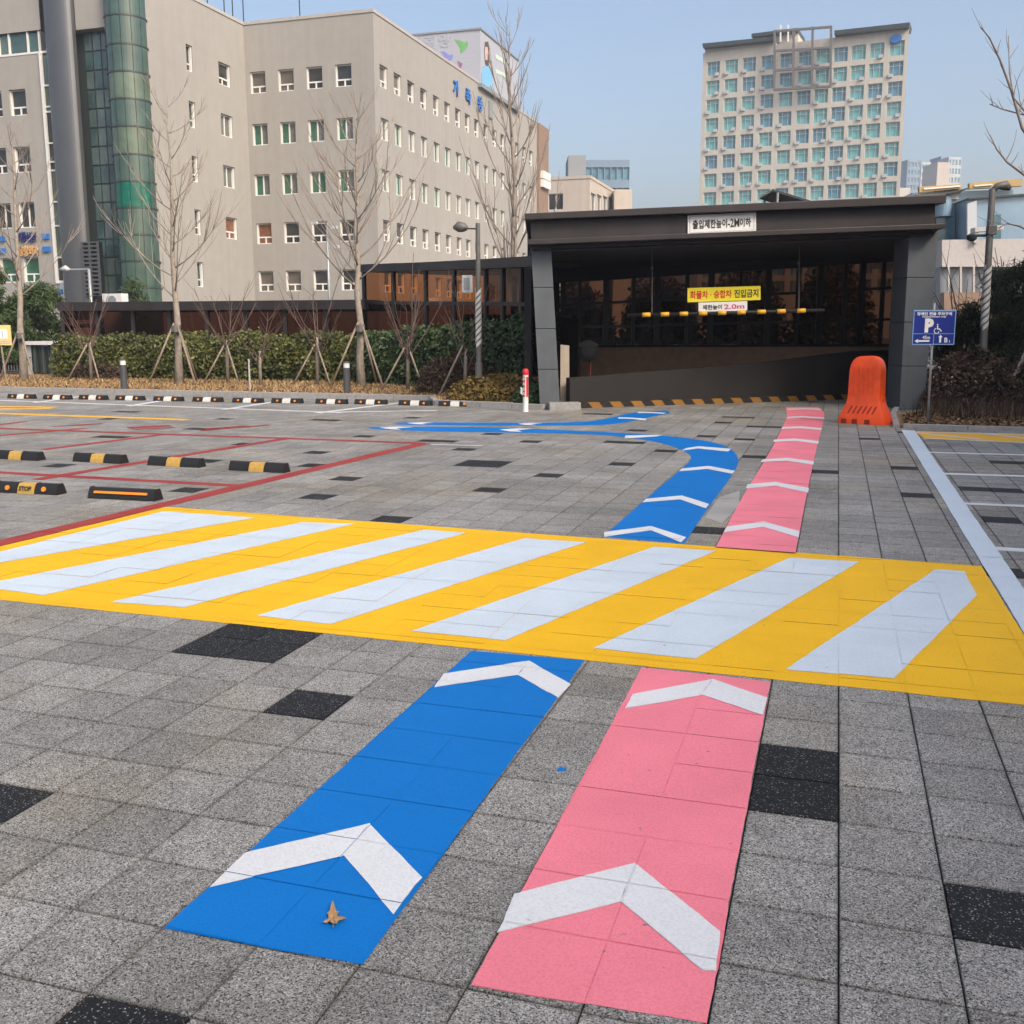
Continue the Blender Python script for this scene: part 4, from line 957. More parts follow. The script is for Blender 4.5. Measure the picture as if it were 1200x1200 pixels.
# things in the pavilion
YB = .55
FR, FU = PF.x, UPZ
def plate(name, px4, yl, m, label, cat, thick=.03, group=None):
    P = [PH(x, y, yl) for x, y in px4]; c = sum(P, Vector()) / 4
    t = thing(name, tuple(PF.w(c.x, yl, c.z)), label, cat, 0, group)
    mb = MB(); F_ = [PF.w(p.x, yl, p.z) for p in P]; B_ = [PF.w(p.x, yl + thick, p.z) for p in P]
    mb.hexa([F_[3], F_[2], B_[2], B_[3], F_[0], F_[1], B_[1], B_[0]]); mb.build('plate', m, t)
    r = (F_[1] - F_[0]).normalized(); n = -PF.y; u = n.cross(r) ; u = r.cross(-n).normalized(); u = u if u.z > 0 else -u
    return t, PF.w(c.x, yl, c.z), r, u, (F_[1] - F_[0]).length, (F_[0] - F_[3]).length
t, C, r, u, W, H = plate('height_sign', [(806, 252.5), (886, 248.8), (886, 270.5), (806, 274.5)], -.26, 'signw', 'white board with black Korean lettering 2M on the dark fascia', 'sign')
for bd, ox, wd in (('출입제한높이', -.176, .505), ('-2M', .172, .165), ('이하', .345, .165)): text('lettering', bd, H * (.5 if ox != .172 else .62), 'ink', t, C + r * W * ox - PF.y * .004, r, u, .002, .004, width=W * wd)
mb = MB()
for a0, b0, a1, b1 in ((-.47, .42, .47, .44), (-.47, -.44, .47, -.42), (-.475, -.44, -.465, .44), (.465, -.44, .475, .44)):
    O = C - PF.y * .003; mb.quad(O + r * a0 * W + u * b0 * H, O + r * a1 * W + u * b0 * H, O + r * a1 * W + u * b1 * H, O + r * a0 * W + u * b1 * H)
mb.build('border_line', 'inkgrey', t)
t, C, r, u, W, H = plate('warning_banner', [(805.7, 337.6), (891.3, 335), (891.3, 351.4), (805.7, 354.2)], YB, 'signy', 'yellow board with red and black Korean lettering hanging in the entrance', 'sign')
text('red_lettering', '화물차 · 승합차', H * .6, 'inkred', t, C - r * W * .18 - PF.y * .003, r, u, .002, .0035, width=W * .57)
text('black_lettering', '진입금지', H * .62, 'ink', t, C + r * W * .305 - PF.y * .003, r, u, .002, .0035, width=W * .33)
t, C, r, u, W, H = plate('height_limit_board', [(818.7, 354.6), (875.7, 352.7), (875.7, 364.6), (818.7, 366.4)], YB, 'signw', 'small white board reading 2.0m under the yellow board', 'sign')
text('black_lettering', '제한높이', H * .52, 'ink', t, C - r * W * .22 - PF.y * .003, r, u, .002, .002, width=W * .40)
text('magenta_lettering', '2.0m', H * .66, 'inkmag', t, C + r * W * .23 - PF.y * .003, r, u, .002, .002, width=W * .42)
a, b = PH(735, 369.5, YB), PH(966, 363.5, YB); A, B = PF.w(*a), PF.w(*b)
hbz = thing('height_bar', tuple((A + B) / 2), 'black and yellow striped height bar hung from two rods in the entrance', 'height bar')
mb = MB(); mb.tube([A, B], .035, 10); mb.build('bar', 'black', hbz, smooth=True)
for x in (757.5, 779.3, 801.5, 824, 846.3, 869, 892.5, 915.7, 939):
    f = (x - 735) / 231; p = A.lerp(B, f); dd = (B - A).normalized(); m = MB(); m.tube([p - dd * .085, p + dd * .085], .046, 10); m.build('yellow_band', 'baryel', hbz, smooth=True)
for x, y0, y1 in ((764, 314, 368), (936, 309, 364)):
    p, q = PH(x, y1, YB), PH(x, y0, YB); m = MB(); m.tube([PF.w(*p), PF.w(q.x, YB, q.z + .35)], .009, 6); m.lathe([(.022, q.z - .02), (.026, q.z + .02)], 8, tuple(PF.w(*q)[:2])); m.build('rod', 'pole', hbz)
# convex traffic mirror seen from behind
c = PH(689, 411, 2.0); Cw = PF.w(*c); mz = thing('traffic_mirror', (Cw.x, Cw.y, 0), 'round convex traffic mirror on a dark post inside the entrance at left', 'mirror')
mb = MB(); n = 24; R1 = .24
for k in range(5):
    pass
ring = lambda r_, y: [PF.w(c.x + r_ * cos(2 * pi * i / n), c.y + y, c.z + r_ * sin(2 * pi * i / n)) for i in range(n)]
prev = ring(R1, 0)
for r_, y in ((R1, -.04), (R1 * .9, -.055), (R1 * .6, -.09), (R1 * .2, -.105)):
    cur = ring(r_, y)
    for i in range(n): mb.quad(prev[i], prev[(i + 1) % n], cur[(i + 1) % n], cur[i])
    prev = cur
mb.quad(*prev); mb.quad(*ring(R1, 0)[::-1]); mb.build('mirror_disc', 'black', mz, auto=40)
mb = MB(); mb.box((c.x - .2, c.y - .12, c.z + .16), (c.x + .2, c.y + .0, c.z + .26), T=lambda q: PF.w(q.x, q.y, q.z - abs(q.x - c.x) * .4)); mb.build('hood', 'black', mz)
K['redbrown'] = simple('red_brown_paint', (.16, .03, .025), .6)
mb = MB(); q = PF.w(c.x + .06, c.y + .06, 0); mb.tube([q, q + UPZ * (c.z - .1)], .03, 8); mb.build('post', 'redbrown', mz)
# solar panel on the roof
P = [PH(905, 224, 3), PH(958, 240, 3)]; a = PF.w(P[0].x, 3, P[0].z); b = PF.w(P[1].x, 3, P[1].z); so_ = thing('solar_panel', tuple(b), 'tilted dark solar panel on the pavilion roof', 'solar panel')
zr = PH(930, 243, 3).z - .15
mb = MB(); bk = PF.y * 1.4; th = UPZ * .05; mb.hexa([a, b, b + bk, a + bk, a + th, b + th, b + bk + th, a + bk + th]); mb.build('panel', 'solar', so_)
mb = MB()
for q in (a.lerp(b, .12), a.lerp(b, .12) + bk, a.lerp(b, .8), a.lerp(b, .8) + bk): mb.tube([Vector((q.x, q.y, zr)), q], .03, 6)
mb.build('legs', 'galv', so_)

# glass shelter behind the pavilion windows: shrubs seen through the tinted panes
for i, (x, l) in enumerate(((.6, 'leftmost'), (3.0, 'left of centre'), (5.4, 'right of centre'), (7.9, 'rightmost'))):
    q = PF.w(x, 8.6, .0); mound('brown_shrub', tuple(q), 1.3, .8, 2.9 + .2 * i, 5200, .09, 'drybush', 'brown dry shrub seen through the tinted windows, ' + l + ' one', 'bush')

# ------------------------------------------------------------------ curved and low ramp covers along the hedge
def cover(name, pts, ztops, capd, label, rows_, npan, m_glass, depths=None):
    """wall of tinted panes under a deep cap; pts = ground line, ztops = cap top"""
    t = thing(name, (pts[0][0], pts[0][1], 0), label, 'building')
    P = [Vector((*p, 0)) for p in pts]; 
    for i in range(len(P) - 1):
        a, b = P[i], P[i + 1]; d = (b - a).normalized(); nn = Vector((d.y, -d.x, 0)); za, zb = ztops[i], ztops[i + 1]; D = (depths or [4.2] * 9)[i]
        m = MB(); q = nn * .22; bk = -nn * D
        m.hexa([a + q + UPZ * (za - capd), b + q + UPZ * (zb - capd), b + bk + UPZ * (zb - capd), a + bk + UPZ * (za - capd), a + q + UPZ * za, b + q + UPZ * zb, b + bk + UPZ * zb, a + bk + UPZ * za]); m.build('roof_cap', 'pav', t)
        k = npan[i]; fr = [0] + rows_ + [1]
        for j in range(k):
            u0, u1 = a.lerp(b, j / k), a.lerp(b, (j + 1) / k); z0, z1 = (za + (zb - za) * j / k) - capd, (za + (zb - za) * (j + 1) / k) - capd
            for f0, f1 in zip(fr, fr[1:]):
                m = MB(); m.quad(u0 + UPZ * (z0 * f0), u1 + UPZ * (z1 * f0), u1 + UPZ * (z1 * f1), u0 + UPZ * (z0 * f1)); m.build('glass_pane', m_glass if f1 == 1 and i < 2 else 'bronze3', t)
            m = MB(); w_ = d * .07; y_ = nn * .05
            m.hexa([u0 - w_ + y_, u0 + w_ + y_, u0 + w_ - y_, u0 - w_ - y_, u0 - w_ + y_ + UPZ * z0, u0 + w_ + y_ + UPZ * z0, u0 + w_ - y_ + UPZ * z0, u0 - w_ - y_ + UPZ * z0]); m.build('mullion', 'pav', t)
        for f in rows_ + [.02]:
            m = MB(); h = UPZ * .05; y_ = nn * .04; A, B = a + UPZ * ((za - capd) * f), b + UPZ * ((zb - capd) * f)
            m.hexa([A + y_ - h, B + y_ - h, B - y_ - h, A - y_ - h, A + y_ + h, B + y_ + h, B - y_ + h, A - y_ + h]); m.build('transom', 'pav', t)
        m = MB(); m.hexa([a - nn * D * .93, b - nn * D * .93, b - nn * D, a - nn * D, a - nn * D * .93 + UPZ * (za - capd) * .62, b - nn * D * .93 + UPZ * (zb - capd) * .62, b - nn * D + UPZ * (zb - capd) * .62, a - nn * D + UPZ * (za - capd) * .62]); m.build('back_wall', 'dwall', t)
    return t
A = atd(428, 385, 33.5); B = atd(500, 385, 30.5); Cc = atd(570, 385, 27); Dd = atd(635, 385, 23.6)
zt = lambda x, y, dep: atd(x, y, dep).z
cover('curved_ramp_cover', [tuple(A[:2]), tuple(B[:2]), tuple(Cc[:2]), tuple(Dd[:2])], [zt(428, 311, 33.5), zt(500, 308.5, 30.5), zt(570, 305, 27), zt(635, 301, 23.6)], .24, 'curved dark ramp cover with bronze glass between hedge and pavilion', [.45, .72], [2, 2, 3], 'bronze', [4.2, 3.0, 1.0])
LY = 30.6
a = Frame((0, LY), 0); xl, xr = a.hit(72, 353).x, a.hit(430, 353).x; zl = a.hit(250, 353).z
cover('low_ramp_cover', [(xl, LY), ((xl + xr) / 2, LY), (xr, LY)], [zl + .02, zl, zl - .01], .30, 'long low dark ramp cover behind the hedge below the beige building', [.52], [4, 4], 'bronze3')

# ------------------------------------------------------------------ wall builder with real openings
def holes_wall(mb, fr, x0, x1, z0, z1, holes, depth=.28, yl=0.0, top=None):
    xs = sorted(set([x0, x1] + [h[0] for h in holes] + [h[1] for h in holes])); zs = sorted(set([z0, z1] + [h[2] for h in holes] + [h[3] for h in holes]))
    xs = [x for x in xs if x0 <= x <= x1]; zs = [z for z in zs if z0 <= z <= z1]
    def inh(x, z): return any(h[0] < x < h[1] and h[2] < z < h[3] for h in holes)
    for i in range(len(xs) - 1):
        j = 0
        while j < len(zs) - 1:
            if inh((xs[i] + xs[i + 1]) / 2, (zs[j] + zs[j + 1]) / 2): j += 1; continue
            k = j
            while k < len(zs) - 1 and not inh((xs[i] + xs[i + 1]) / 2, (zs[k] + zs[k + 1]) / 2): k += 1
            mb.quad(fr.w(xs[i], yl, zs[j]), fr.w(xs[i + 1], yl, zs[j]), fr.w(xs[i + 1], yl, zs[k]), fr.w(xs[i], yl, zs[k])); j = k
    for a, b, c, d in holes:
        y = yl + depth
        mb.quad(fr.w(a, yl, c), fr.w(b, yl, c), fr.w(b, y, c), fr.w(a, y, c)); mb.quad(fr.w(a, yl, d), fr.w(a, y, d), fr.w(b, y, d), fr.w(b, yl, d))
        mb.quad(fr.w(a, yl, c), fr.w(a, y, c), fr.w(a, y, d), fr.w(a, yl, d)); mb.quad(fr.w(b, yl, c), fr.w(b, yl, d), fr.w(b, y, d), fr.w(b, y, c))
WM = {}
def frame_mesh(w, h, kind):
    key = ('f', round(w, 3), round(h, 3), kind)
    if key in WM: return WM[key]
    mb = MB(); t = .075; f0, f1 = -.05, .04
    # white reveal lining as in the photo
    mb.box((-w / 2, -.16, 0), (-w / 2 + t, f1, h)); mb.box((w / 2 - t, -.16, 0), (w / 2, f1, h)); mb.box((-w / 2 + t, -.19, 0), (w / 2 - t, f1, t * .8)); mb.box((-w / 2 + t, f0, h - t), (w / 2 - t, f1, h))
    if kind == 'hopper':
        mb.box((-w / 2 + t, f0, h * .30), (w / 2 - t, f1, h * .30 + .10)); mb.box((-.05, f0 + .003, t * .8), (.05, f1 - .003, h * .30))
    elif kind == 'slide': mb.box((-.045, f0, t * .8), (.045, f1, h - t))
    elif kind == 'slit': mb.box((-w / 2 + t, f0, h * .28), (w / 2 - t, f1, h * .28 + .08))
    me = bpy.data.meshes.new('window'); me.from_pydata([tuple(v) for v in mb.v], [], mb.f); me.materials.append(K['frame']); WM[key] = me; return me
def pane_mesh(w, h, m):
    key = ('p', round(w, 3), round(h, 3), m)
    if key in WM: return WM[key]
    me = bpy.data.meshes.new('pane'); me.from_pydata([(-w / 2, 0, 0), (w / 2, 0, 0), (w / 2, 0, h), (-w / 2, 0, h)], [], [(0, 1, 2, 3)]); me.materials.append(K[m]); WM[key] = me; return me
def window(parent, fr, xc, zb, w, h, kind, pm, depth=.26, pm2=None, yl=0.0):
    P = fr.w(xc, yl + depth, zb) - Vector(parent.location)
    o = part('window', frame_mesh(w, h, kind), parent, tuple(P), fr.a)
    if kind == 'slide':
        part('pane', pane_mesh(w / 2, h, pm), o, (-w / 4, .012, 0)); part('pane', pane_mesh(w / 2, h, pm2 or pm), o, (w / 4, .02, 0))
    else: part('pane', pane_mesh(w, h, pm), o, (0, .015, 0))
    return o
W_R = random.Random(5)

# ------------------------------------------------------------------ big beige building on the left
YC = 69.2; XC = -32.13
FY = Frame((XC, YC), 0)                       # main front, local x = world X - XC
FX = Frame((XC, YC), pi / 2)                  # right flank, local x = world Y - YC
bldg = thing('beige_building', (XC, YC, 0), 'large beige six storey building with rows of white framed windows on the left', 'building')
ZT = FY.hit(437, 14).z
XW = FY.hit(285, 27).x                        # inner corner with the front wing (negative)
FWG = Frame((XC + XW, YC), pi / 2)            # wing flank faces +X; local x negative towards the camera
YN = FWG.hit(171, 200).x                      # wing front corner
FN = Frame((XC + XW, YC + YN), 0)             # wing front plane
yEnd = FX.hit(629, 200).x
def rowz(fr, px, ys): return [fr.hit(px, y).z for y in ys]
holes = []; wins = []
zr = rowz(FY, 405, (88, 151, 212, 270.5, 328)); xc = [FY.hit(x, 212).x for x in (307, 339.5, 372.5, 406)]
WW, WH = 1.30, 1.52
pick = lambda kind: W_R.choice({'hopper': ['pane_d', 'pane_d', 'pane_blind', 'pane_blind'], 'slide': ['pane_gr', 'pane_g', 'pane_g'], 'slit': ['pane_d', 'pane_blind']}[kind])
for r_, z in enumerate(zr):
    for c_, x in enumerate(xc):
        kind = 'slide' if r_ in (1, 2) else 'hopper'; holes.append((x - WW / 2, x + WW / 2, z - WH / 2, z + WH / 2))
        pm, p2 = (W_R.choice(['pane_g', 'pane_gr', 'pane_g']), W_R.choice(['pane_g', 'pane_gr', 'pane_gr'])) if kind == 'slide' else (('pane_or' if (r_ == 3 and c_ == 0) else ['pane_blind', 'pane_blind', 'pane_d', 'pane_d'][c_] if r_ in (0, 4) else 'pane_d'), None)
        wins.append((FY, x, z - WH / 2, WW, WH, kind, pm, p2))
mb = MB(); holes_wall(mb, FY, XW, 0, 0, ZT, holes); 
mb.build('front_wall', 'wall', bldg)
holes = []; xc = [FX.hit(x, 150).x for x in (451, 467, 482.5, 497, 511.5, 524.5, 537, 548, 558.8, 569.5, 579.5, 589, 606, 614.5, 622.5)]
zr = rowz(FX, 451, (91, 152, 211.5, 270, 330)); W2 = 1.35
for r_, z in enumerate(zr):
    for c_, x in enumerate(xc):
        kind = 'hopper' if r_ in (0, 3, 4) else 'slide'
        holes.append((x - W2 / 2, x + W2 / 2, z - WH / 2, z + WH / 2)); pm = pick(kind); wins.append((FX, x, z - WH / 2, W2, WH, kind, pm, pick(kind)))
mb = MB(); holes_wall(mb, FX, 0, yEnd, 0, ZT, holes); mb.build('flank_wall', 'wall', bldg)
holes = []
zs_ = [FWG.hit(x, y).z for x, y in ((224, 69), (227, 135), (231.5, 199), (235, 261), (237, 322))]; xs_ = FWG.hit(229, 200).x; xq = FWG.hit(269, 208).x
zq = [FWG.hit(x, y).z for x, y in ((264.5, 88), (267.5, 148), (271, 208), (274, 268))] 
for r_, z in enumerate(zs_): holes.append((xs_ - .36, xs_ + .36, z - .85, z + .85)); wins.append((FWG, xs_, z - .85, .72, 1.7, 'slit', 'pane_d', None))
for r_, z in enumerate(zq):
    holes.append((xq - .75, xq + .75, z - WH / 2, z + WH / 2)); kind = 'slide' if r_ in (1, 2) else 'hopper'; wins.append((FWG, xq, z - WH / 2, 1.5, WH, kind, 'pane_or' if r_ == 3 else ('pane_gr' if r_ else 'pane_d'), 'pane_gr'))
mb = MB(); holes_wall(mb, FWG, YN, 0, 0, ZT, holes); mb.build('wing_flank_wall', 'wall', bldg)
for fr, x, z, w_, h_, kind, pm, p2 in wins: window(bldg, fr, x, z, w_, h_, kind, pm, .26, p2)
# parapet caps, roof, back and end
mb = MB()
def capbox(x0, y0, x1, y1, z0=ZT, h=.22): mb.box((x0, y0, z0), (x1, y1, z0 + h))
capbox(XC + XW - .4, YC - .06, XC + .06, YC + .4); capbox(XC - .4, YC + .4, XC + .06, YC + yEnd); capbox(XC + XW - .4, YC + YN, XC + XW + .06, YC - .06)
mb.build('parapet_cap', 'cap', bldg)
mb = MB(); z = ZT - .6; mb.quad((XC - 40, YC + .02, z), (XC - .02, YC + .02, z), (XC - .02, YC + yEnd, z), (XC - 40, YC + yEnd, z)); mb.quad((XC + XW - 40, YC + YN, z), (XC + XW - .02, YC + YN, z), (XC + XW - .02, YC, z), (XC + XW - 40, YC, z))
mb.quad((XC - 40, YC + yEnd, 0), (XC, YC + yEnd, 0), (XC, YC + yEnd, ZT), (XC - 40, YC + yEnd, ZT)); mb.quad((XC - .35, YC + .35, z), (XC - .35, YC + yEnd, z), (XC - .35, YC + yEnd, ZT), (XC - .35, YC + .35, ZT))
mb.build('roof', 'cap', bldg)
# brown end block
e0 = yEnd + .02; zb = FX.hit(632, 146).z; e1 = FX.hit(640.5, 146).x
mb = MB(); mb.box((XC - 14, YC + e0, 0), (XC + .25, YC + e1, zb)); mb.build('brown_end_block', 'brownwall', bldg)
mb = MB()
for y in (205, 215, 255, 265): 
    z = FX.hit(634, y).z; mb.box((XC + .2, YC + e0 + .6, z - .5), (XC + .6, YC + e1 - .3, z + .3))
mb.build('balcony_rail', 'frame', bldg)
# roof antennas
for i, (x, y) in enumerate(((243, 2), (262, -6), (272, 0), (285, 12), (351, 8))):
    dep = 76 + i * .5; q = atd(x, y, dep); m = MB(); m.tube([Vector((q.x, q.y, ZT - .6)), Vector((q.x, q.y, q.z + .8))], .045, 5); m.build('antenna', 'mull', bldg)
mb = MB(); q0, q1 = atd(262, 10, 76), atd(284, 10, 76); mb.box((q0.x, q0.y, ZT - .6), (q1.x, q0.y + 2, ZT + .9)); mb.build('roof_plant', 'cap', bldg)
# blue letters on the flank
for ch, (x, y) in zip('가족동', ((533.5, 103), (547.8, 113), (561.7, 122))):
    p = FX.hit(x, y, -.03); text('blue_letter', ch, 1.35, 'inkblue', bldg, FX.w(p.x, -.06, p.z), FX.x, UPZ, .05, .035)
p = FX.hit(574.5, 129, -.03); mb = MB(); mb.box((p.x - .5, -.15, p.z - .75), (p.x + .5, -.01, p.z + .75), T=lambda q: FX.w(*q)); mb.build('grey_panel', 'greyb', bldg)

# wing front: left part with windows, half round metal column, curtain wall, glass stair cylinder
def NH(x, y, yl=0.0): return FN.hit(x, y, yl)
holes = []; wl = []
xw = NH(26, 187).x; xw0 = NH(-2, 187).x; zz = [NH(x, y).z for x, y in ((21.5, 120), (26.5, 187), (32, 252), (37.5, 316))]
for r_, z in enumerate(zz):
    for k in range(4):
        x = xw - k * (xw - xw0) * 1.0; kind = 'slide' if r_ == 2 else 'hopper'; holes.append((x - .68, x + .68, z - .82, z + .82)); wl.append((x, z - .82, kind, ['pane_d', 'pane_d', 'pane_d', 'pane_g'][r_]))
xe = NH(60, 200).x
zs0, zs1 = NH(27, 63).z, NH(27, 37).z
mb = MB(); holes_wall(mb, FN, xw - 18, xe, 0, zs0, holes, .3); mb.quad(FN.w(xw - 18, 0, zs1), FN.w(xe, 0, zs1), FN.w(xe, 0, ZT), FN.w(xw - 18, 0, ZT))
x2, x3 = NH(88, 20).x, NH(120, 20).x; z2 = NH(100, 34).z
mb.quad(FN.w(x2, 0, z2), FN.w(x3 + .4, 0, z2), FN.w(x3 + .4, 0, ZT), FN.w(x2, 0, ZT)); mb.quad(FN.w(x2, 0, z2), FN.w(x2, .8, z2), FN.w(x3 + .4, .8, z2), FN.w(x3 + .4, 0, z2))
mb.build('wing_front_wall', 'wall', bldg)
for x, z, kind, pm in wl: window(bldg, FN, x, z, 1.36, 1.64, kind, pm, .28)
px_ = [-60, -40, -22, -3, 9, 31, 44.5, 56]
for a, b in zip(px_, px_[1:]):
    A, B = NH(a, 50).x, NH(b, 50).x; m = MB(); m.box((A + .04, .2, zs0 + .08), (B - .04, .24, zs1 - .08), T=lambda q: FN.w(*q)); m.build('strip_window_pane', W_R.choice(['pane_d', 'dglass', 'dglass2']), bldg)
    m = MB(); m.box((A - .05, .08, zs0), (A + .05, .26, zs1), T=lambda q: FN.w(*q)); m.build('strip_window_post', 'frame', bldg)
m = MB(); A, B = NH(-60, 50).x, NH(58, 50).x; m.box((A, -.03, zs0 - .08), (B, .3, zs0 + .05), T=lambda q: FN.w(*q)); m.build('strip_window_sill', 'frame', bldg)
# tall white framed glazed strip
A, B = NH(58.5, 200).x - .1, NH(58.5, 200).x + .55; z0, z1 = NH(72, 330).z, zs0
m = MB(); m.box((A - .02, -.12, z0), (A + .16, .2, z1), T=lambda q: FN.w(*q)); m.box((A, -.12, z0 - .12), (B, .2, z0), T=lambda q: FN.w(*q)); m.build('glazed_strip_frame', 'frame', bldg)
ys = [63, 100, 125, 131, 168, 190, 200, 237, 265, 302, 330]
for a, b in zip(ys, ys[1:]):
    za, zb2 = NH(58, b).z, NH(58, a).z; m = MB(); m.box((A + .16, .05, za + .05), (B + .3, .1, zb2 - .05), T=lambda q: FN.w(*q)); m.build('glazed_strip_pane', W_R.choice(['dglass2', 'greenglass2', 'pane_d']), bldg); m = MB(); m.box((A + .1, -.06, za - .05), (B + .3, .12, za + .05), T=lambda q: FN.w(*q)); m.build('glazed_strip_bar', 'frame', bldg)
# half round column in sheet metal joints
xl_, xr_ = NH(66, 180).x, NH(98.5, 180).x; rc = (xr_ - xl_) / 2; cx_ = (xl_ + xr_) / 2
k = 12; H0 = ZT + 6
m = MB(); n = 20
prof_ = []
for i in range(n + 1):
    a = pi * i / n; prof_.append((cx_ - rc * cos(a), -rc * .62 * sin(a) ** .8))
for i in range(n): m.quad(FN.w(*prof_[i], 0), FN.w(*prof_[i + 1], 0), FN.w(*prof_[i + 1], H0), FN.w(*prof_[i], H0))
m.build('metal_column', 'colmetal', bldg, auto=50)
# curtain wall behind
xs2 = [NH(x, 180).x for x in (99.5, 109, 119, 131)]; zt2 = z2; nrow = 17; zb2 = .5
for j in range(nrow):
    for i in range(3):
        a, b = xs2[i] + .04, xs2[i + 1] - .04; c_, d_ = zb2 + (zt2 - zb2) * j / nrow + .05, zb2 + (zt2 - zb2) * (j + 1) / nrow - .05
        m = MB(); m.quad(FN.w(a, .62, c_), FN.w(b, .62, c_), FN.w(b, .62, d_), FN.w(a, .62, d_)); m.build('curtain_wall_pane', W_R.choice(['dglass', 'dglass2', 'dglass']), bldg)
m = MB(); m.quad(FN.w(xs2[0] - 1, .68, 0), FN.w(xs2[3] + 1, .68, 0), FN.w(xs2[3] + 1, .68, zt2), FN.w(xs2[0] - 1, .68, zt2)); m.build('curtain_wall_backing', 'mull', bldg)
# glass cylinder at the corner
xa, xb = NH(133, 180).x, NH(172.5, 180).x; R0 = (xb - xa) / 2; CXc, CYc = (xa + xb) / 2, .35
ringsy = [-20, 15, 49.5, 82, 114.5, 147, 180, 212, 243, 275, 306, 337]
zsr = [NH(155, y, -R0 * .6).z for y in ringsy] + [.2]
for i in range(len(zsr) - 1):
    z1_, z0_ = zsr[i] - .06, zsr[i + 1] + .06; segs = 7
    for q in range(segs):
        a0, a1 = pi + pi * 1.12 * q / segs - .06, pi + pi * 1.12 * (q + 1) / segs - .06; m = MB(); sub = 4
        for s_ in range(sub):
            b0, b1 = a0 + (a1 - a0) * (s_ / sub) + (.012 if s_ == 0 else 0), a0 + (a1 - a0) * ((s_ + 1) / sub) - (.012 if s_ == sub - 1 else 0)
            m.quad(FN.w(CXc + R0 * cos(b0), CYc + R0 * sin(b0), z0_), FN.w(CXc + R0 * cos(b1), CYc + R0 * sin(b1), z0_), FN.w(CXc + R0 * cos(b1), CYc + R0 * sin(b1), z1_), FN.w(CXc + R0 * cos(b0), CYc + R0 * sin(b0), z1_))
        m.build('cylinder_glass', 'teal' if i == 7 and 2 <= q <= 5 else ('greenglass2' if i in (3, 5) and q > 1 else 'greenglass'), bldg, smooth=True)
    m = MB(); m.lathe([(R0 - .05, zsr[i] - .05), (R0 + .03, zsr[i] - .05), (R0 + .03, zsr[i] + .05), (R0 - .05, zsr[i] + .05)], 40, tuple(FN.w(CXc, CYc, 0)[:2])); m.build('cylinder_ring', 'mull', bldg)
m = MB(); m.lathe([(R0 - .12, 0), (R0 - .12, zsr[0])], 36, tuple(FN.w(CXc, CYc, 0)[:2])); m.build('cylinder_core', 'mull', bldg)
m = MB(); m.box((-.22, -.05, 0), (.03, .25, ZT), T=lambda q: FN.w(*q)); m.build('corner_trim', 'frame', bldg)
# louvre panel at the column foot
a, b = NH(97, 320, -.8), NH(118, 320, -.8); z0, z1 = NH(108, 347, -.8).z, NH(108, 283, -.8).z
m = MB(); holes = []
nz = 13
for j in range(nz):
    zc = z0 + (z1 - z0) * (j + .5) / nz; holes += [(a.x + .15, a.x + .55, zc - .09, zc + .05), (a.x + .72, b.x - .2, zc - .09, zc + .05)]
holes_wall(m, FN, a.x, b.x, z0, z1, holes, .25, -.8); m.build('louvre_screen', 'colmetal', bldg)
m = MB(); m.box((a.x, -.5, z0), (b.x, -.45, z1), T=lambda q: FN.w(*q)); m.build('louvre_backing', 'mullb', bldg)
# shop lettering on the left wall
for body, px, py, w_, c_, h in (('소아청소년과', 31, 278, 1.75, 'inknavy', .75), ('정형외과', 34, 294, 1.65, 'inkora', .72), ('산부인과', 47, 341, 1.6, 'inknavy', .6)):
    p = NH(px, py, -.05); text('wall_lettering', body, h, c_, bldg, FN.w(p.x, -.06, p.z), FN.x, UPZ, .04, .02, width=w_)
for px, py, w_ in ((53, 277, .32), (55, 292, .30), (69, 342, .30), (2, 280, .25), (3, 294, .25)):
    p = NH(px, py, -.05); m = MB(); m.box((p.x - w_, -.14, p.z - .17), (p.x + w_, 0, p.z + .17), T=lambda q: FN.w(*q)); m.build('blue_sign_box', 'inkblue', bldg)
# billboard box on the roof
e0, e1 = FX.hit(560, 60).x, FX.hit(604.5, 110).x; zb0 = FX.hit(560, 95, -.25).z; zb1 = FX.hit(561, 33, -.25).z
bbx = thing('roof_billboard', (XC, YC + e0, zb0), 'white printed billboard box with birds on the roof of the beige building', 'billboard')
m = MB(); m.box((XC - 14, YC + e0, zb0), (XC + .25, YC + e1, zb1)); m.build('board', 'bb', bbx)
m = MB(); m.box((XC - 14, YC + e0 - .1, zb1), (XC + .35, YC + e1 + .1, zb1 + .15)); m.box((XC - .1, YC + e0 - .1, zb0 - .35), (XC + .38, YC + e1 + .1, zb0)); m.build('edge_trim', 'greyb', bbx)
FB = Frame((XC, YC + e0), 0); FB2 = Frame((XC + .25, YC + e0), pi / 2)
def flat(fr, pts, m_, name, yl=-.02):
    P = [fr.hit(x, y, yl) for x, y in pts]; mb = MB(); mb.quad(*[fr.w(p.x, yl, p.z) for p in P][::-1]); mb.quad(*[fr.w(p.x, yl + .012, p.z) for p in P]); mb.build(name, m_, bbx)
bt = lambda P: [(470 + x * .15833, 20 + y * .15833) for x, y in P]
flat(FB, bt([(392, 165), (430, 172), (470, 190), (492, 178), (495, 210), (470, 250), (440, 270), (437, 225)]), 'bgreen', 'printed_bird')
flat(FB, bt([(292, 252), (325, 258), (352, 282), (385, 275), (378, 310), (352, 335), (330, 305)]), 'bpurp', 'printed_bird')
flat(FB, bt([(415, 322), (455, 345), (438, 390), (425, 352)]), 'bviol', 'printed_bird')
p = FB.hit(501, 49, -.03); text('printed_lettering', '따뜻한 희망', 1.3, 'inkgrey', bbx, FB.w(p.x - 1.2, -.03, p.z), FB.x, UPZ, .005, .02, width=7)
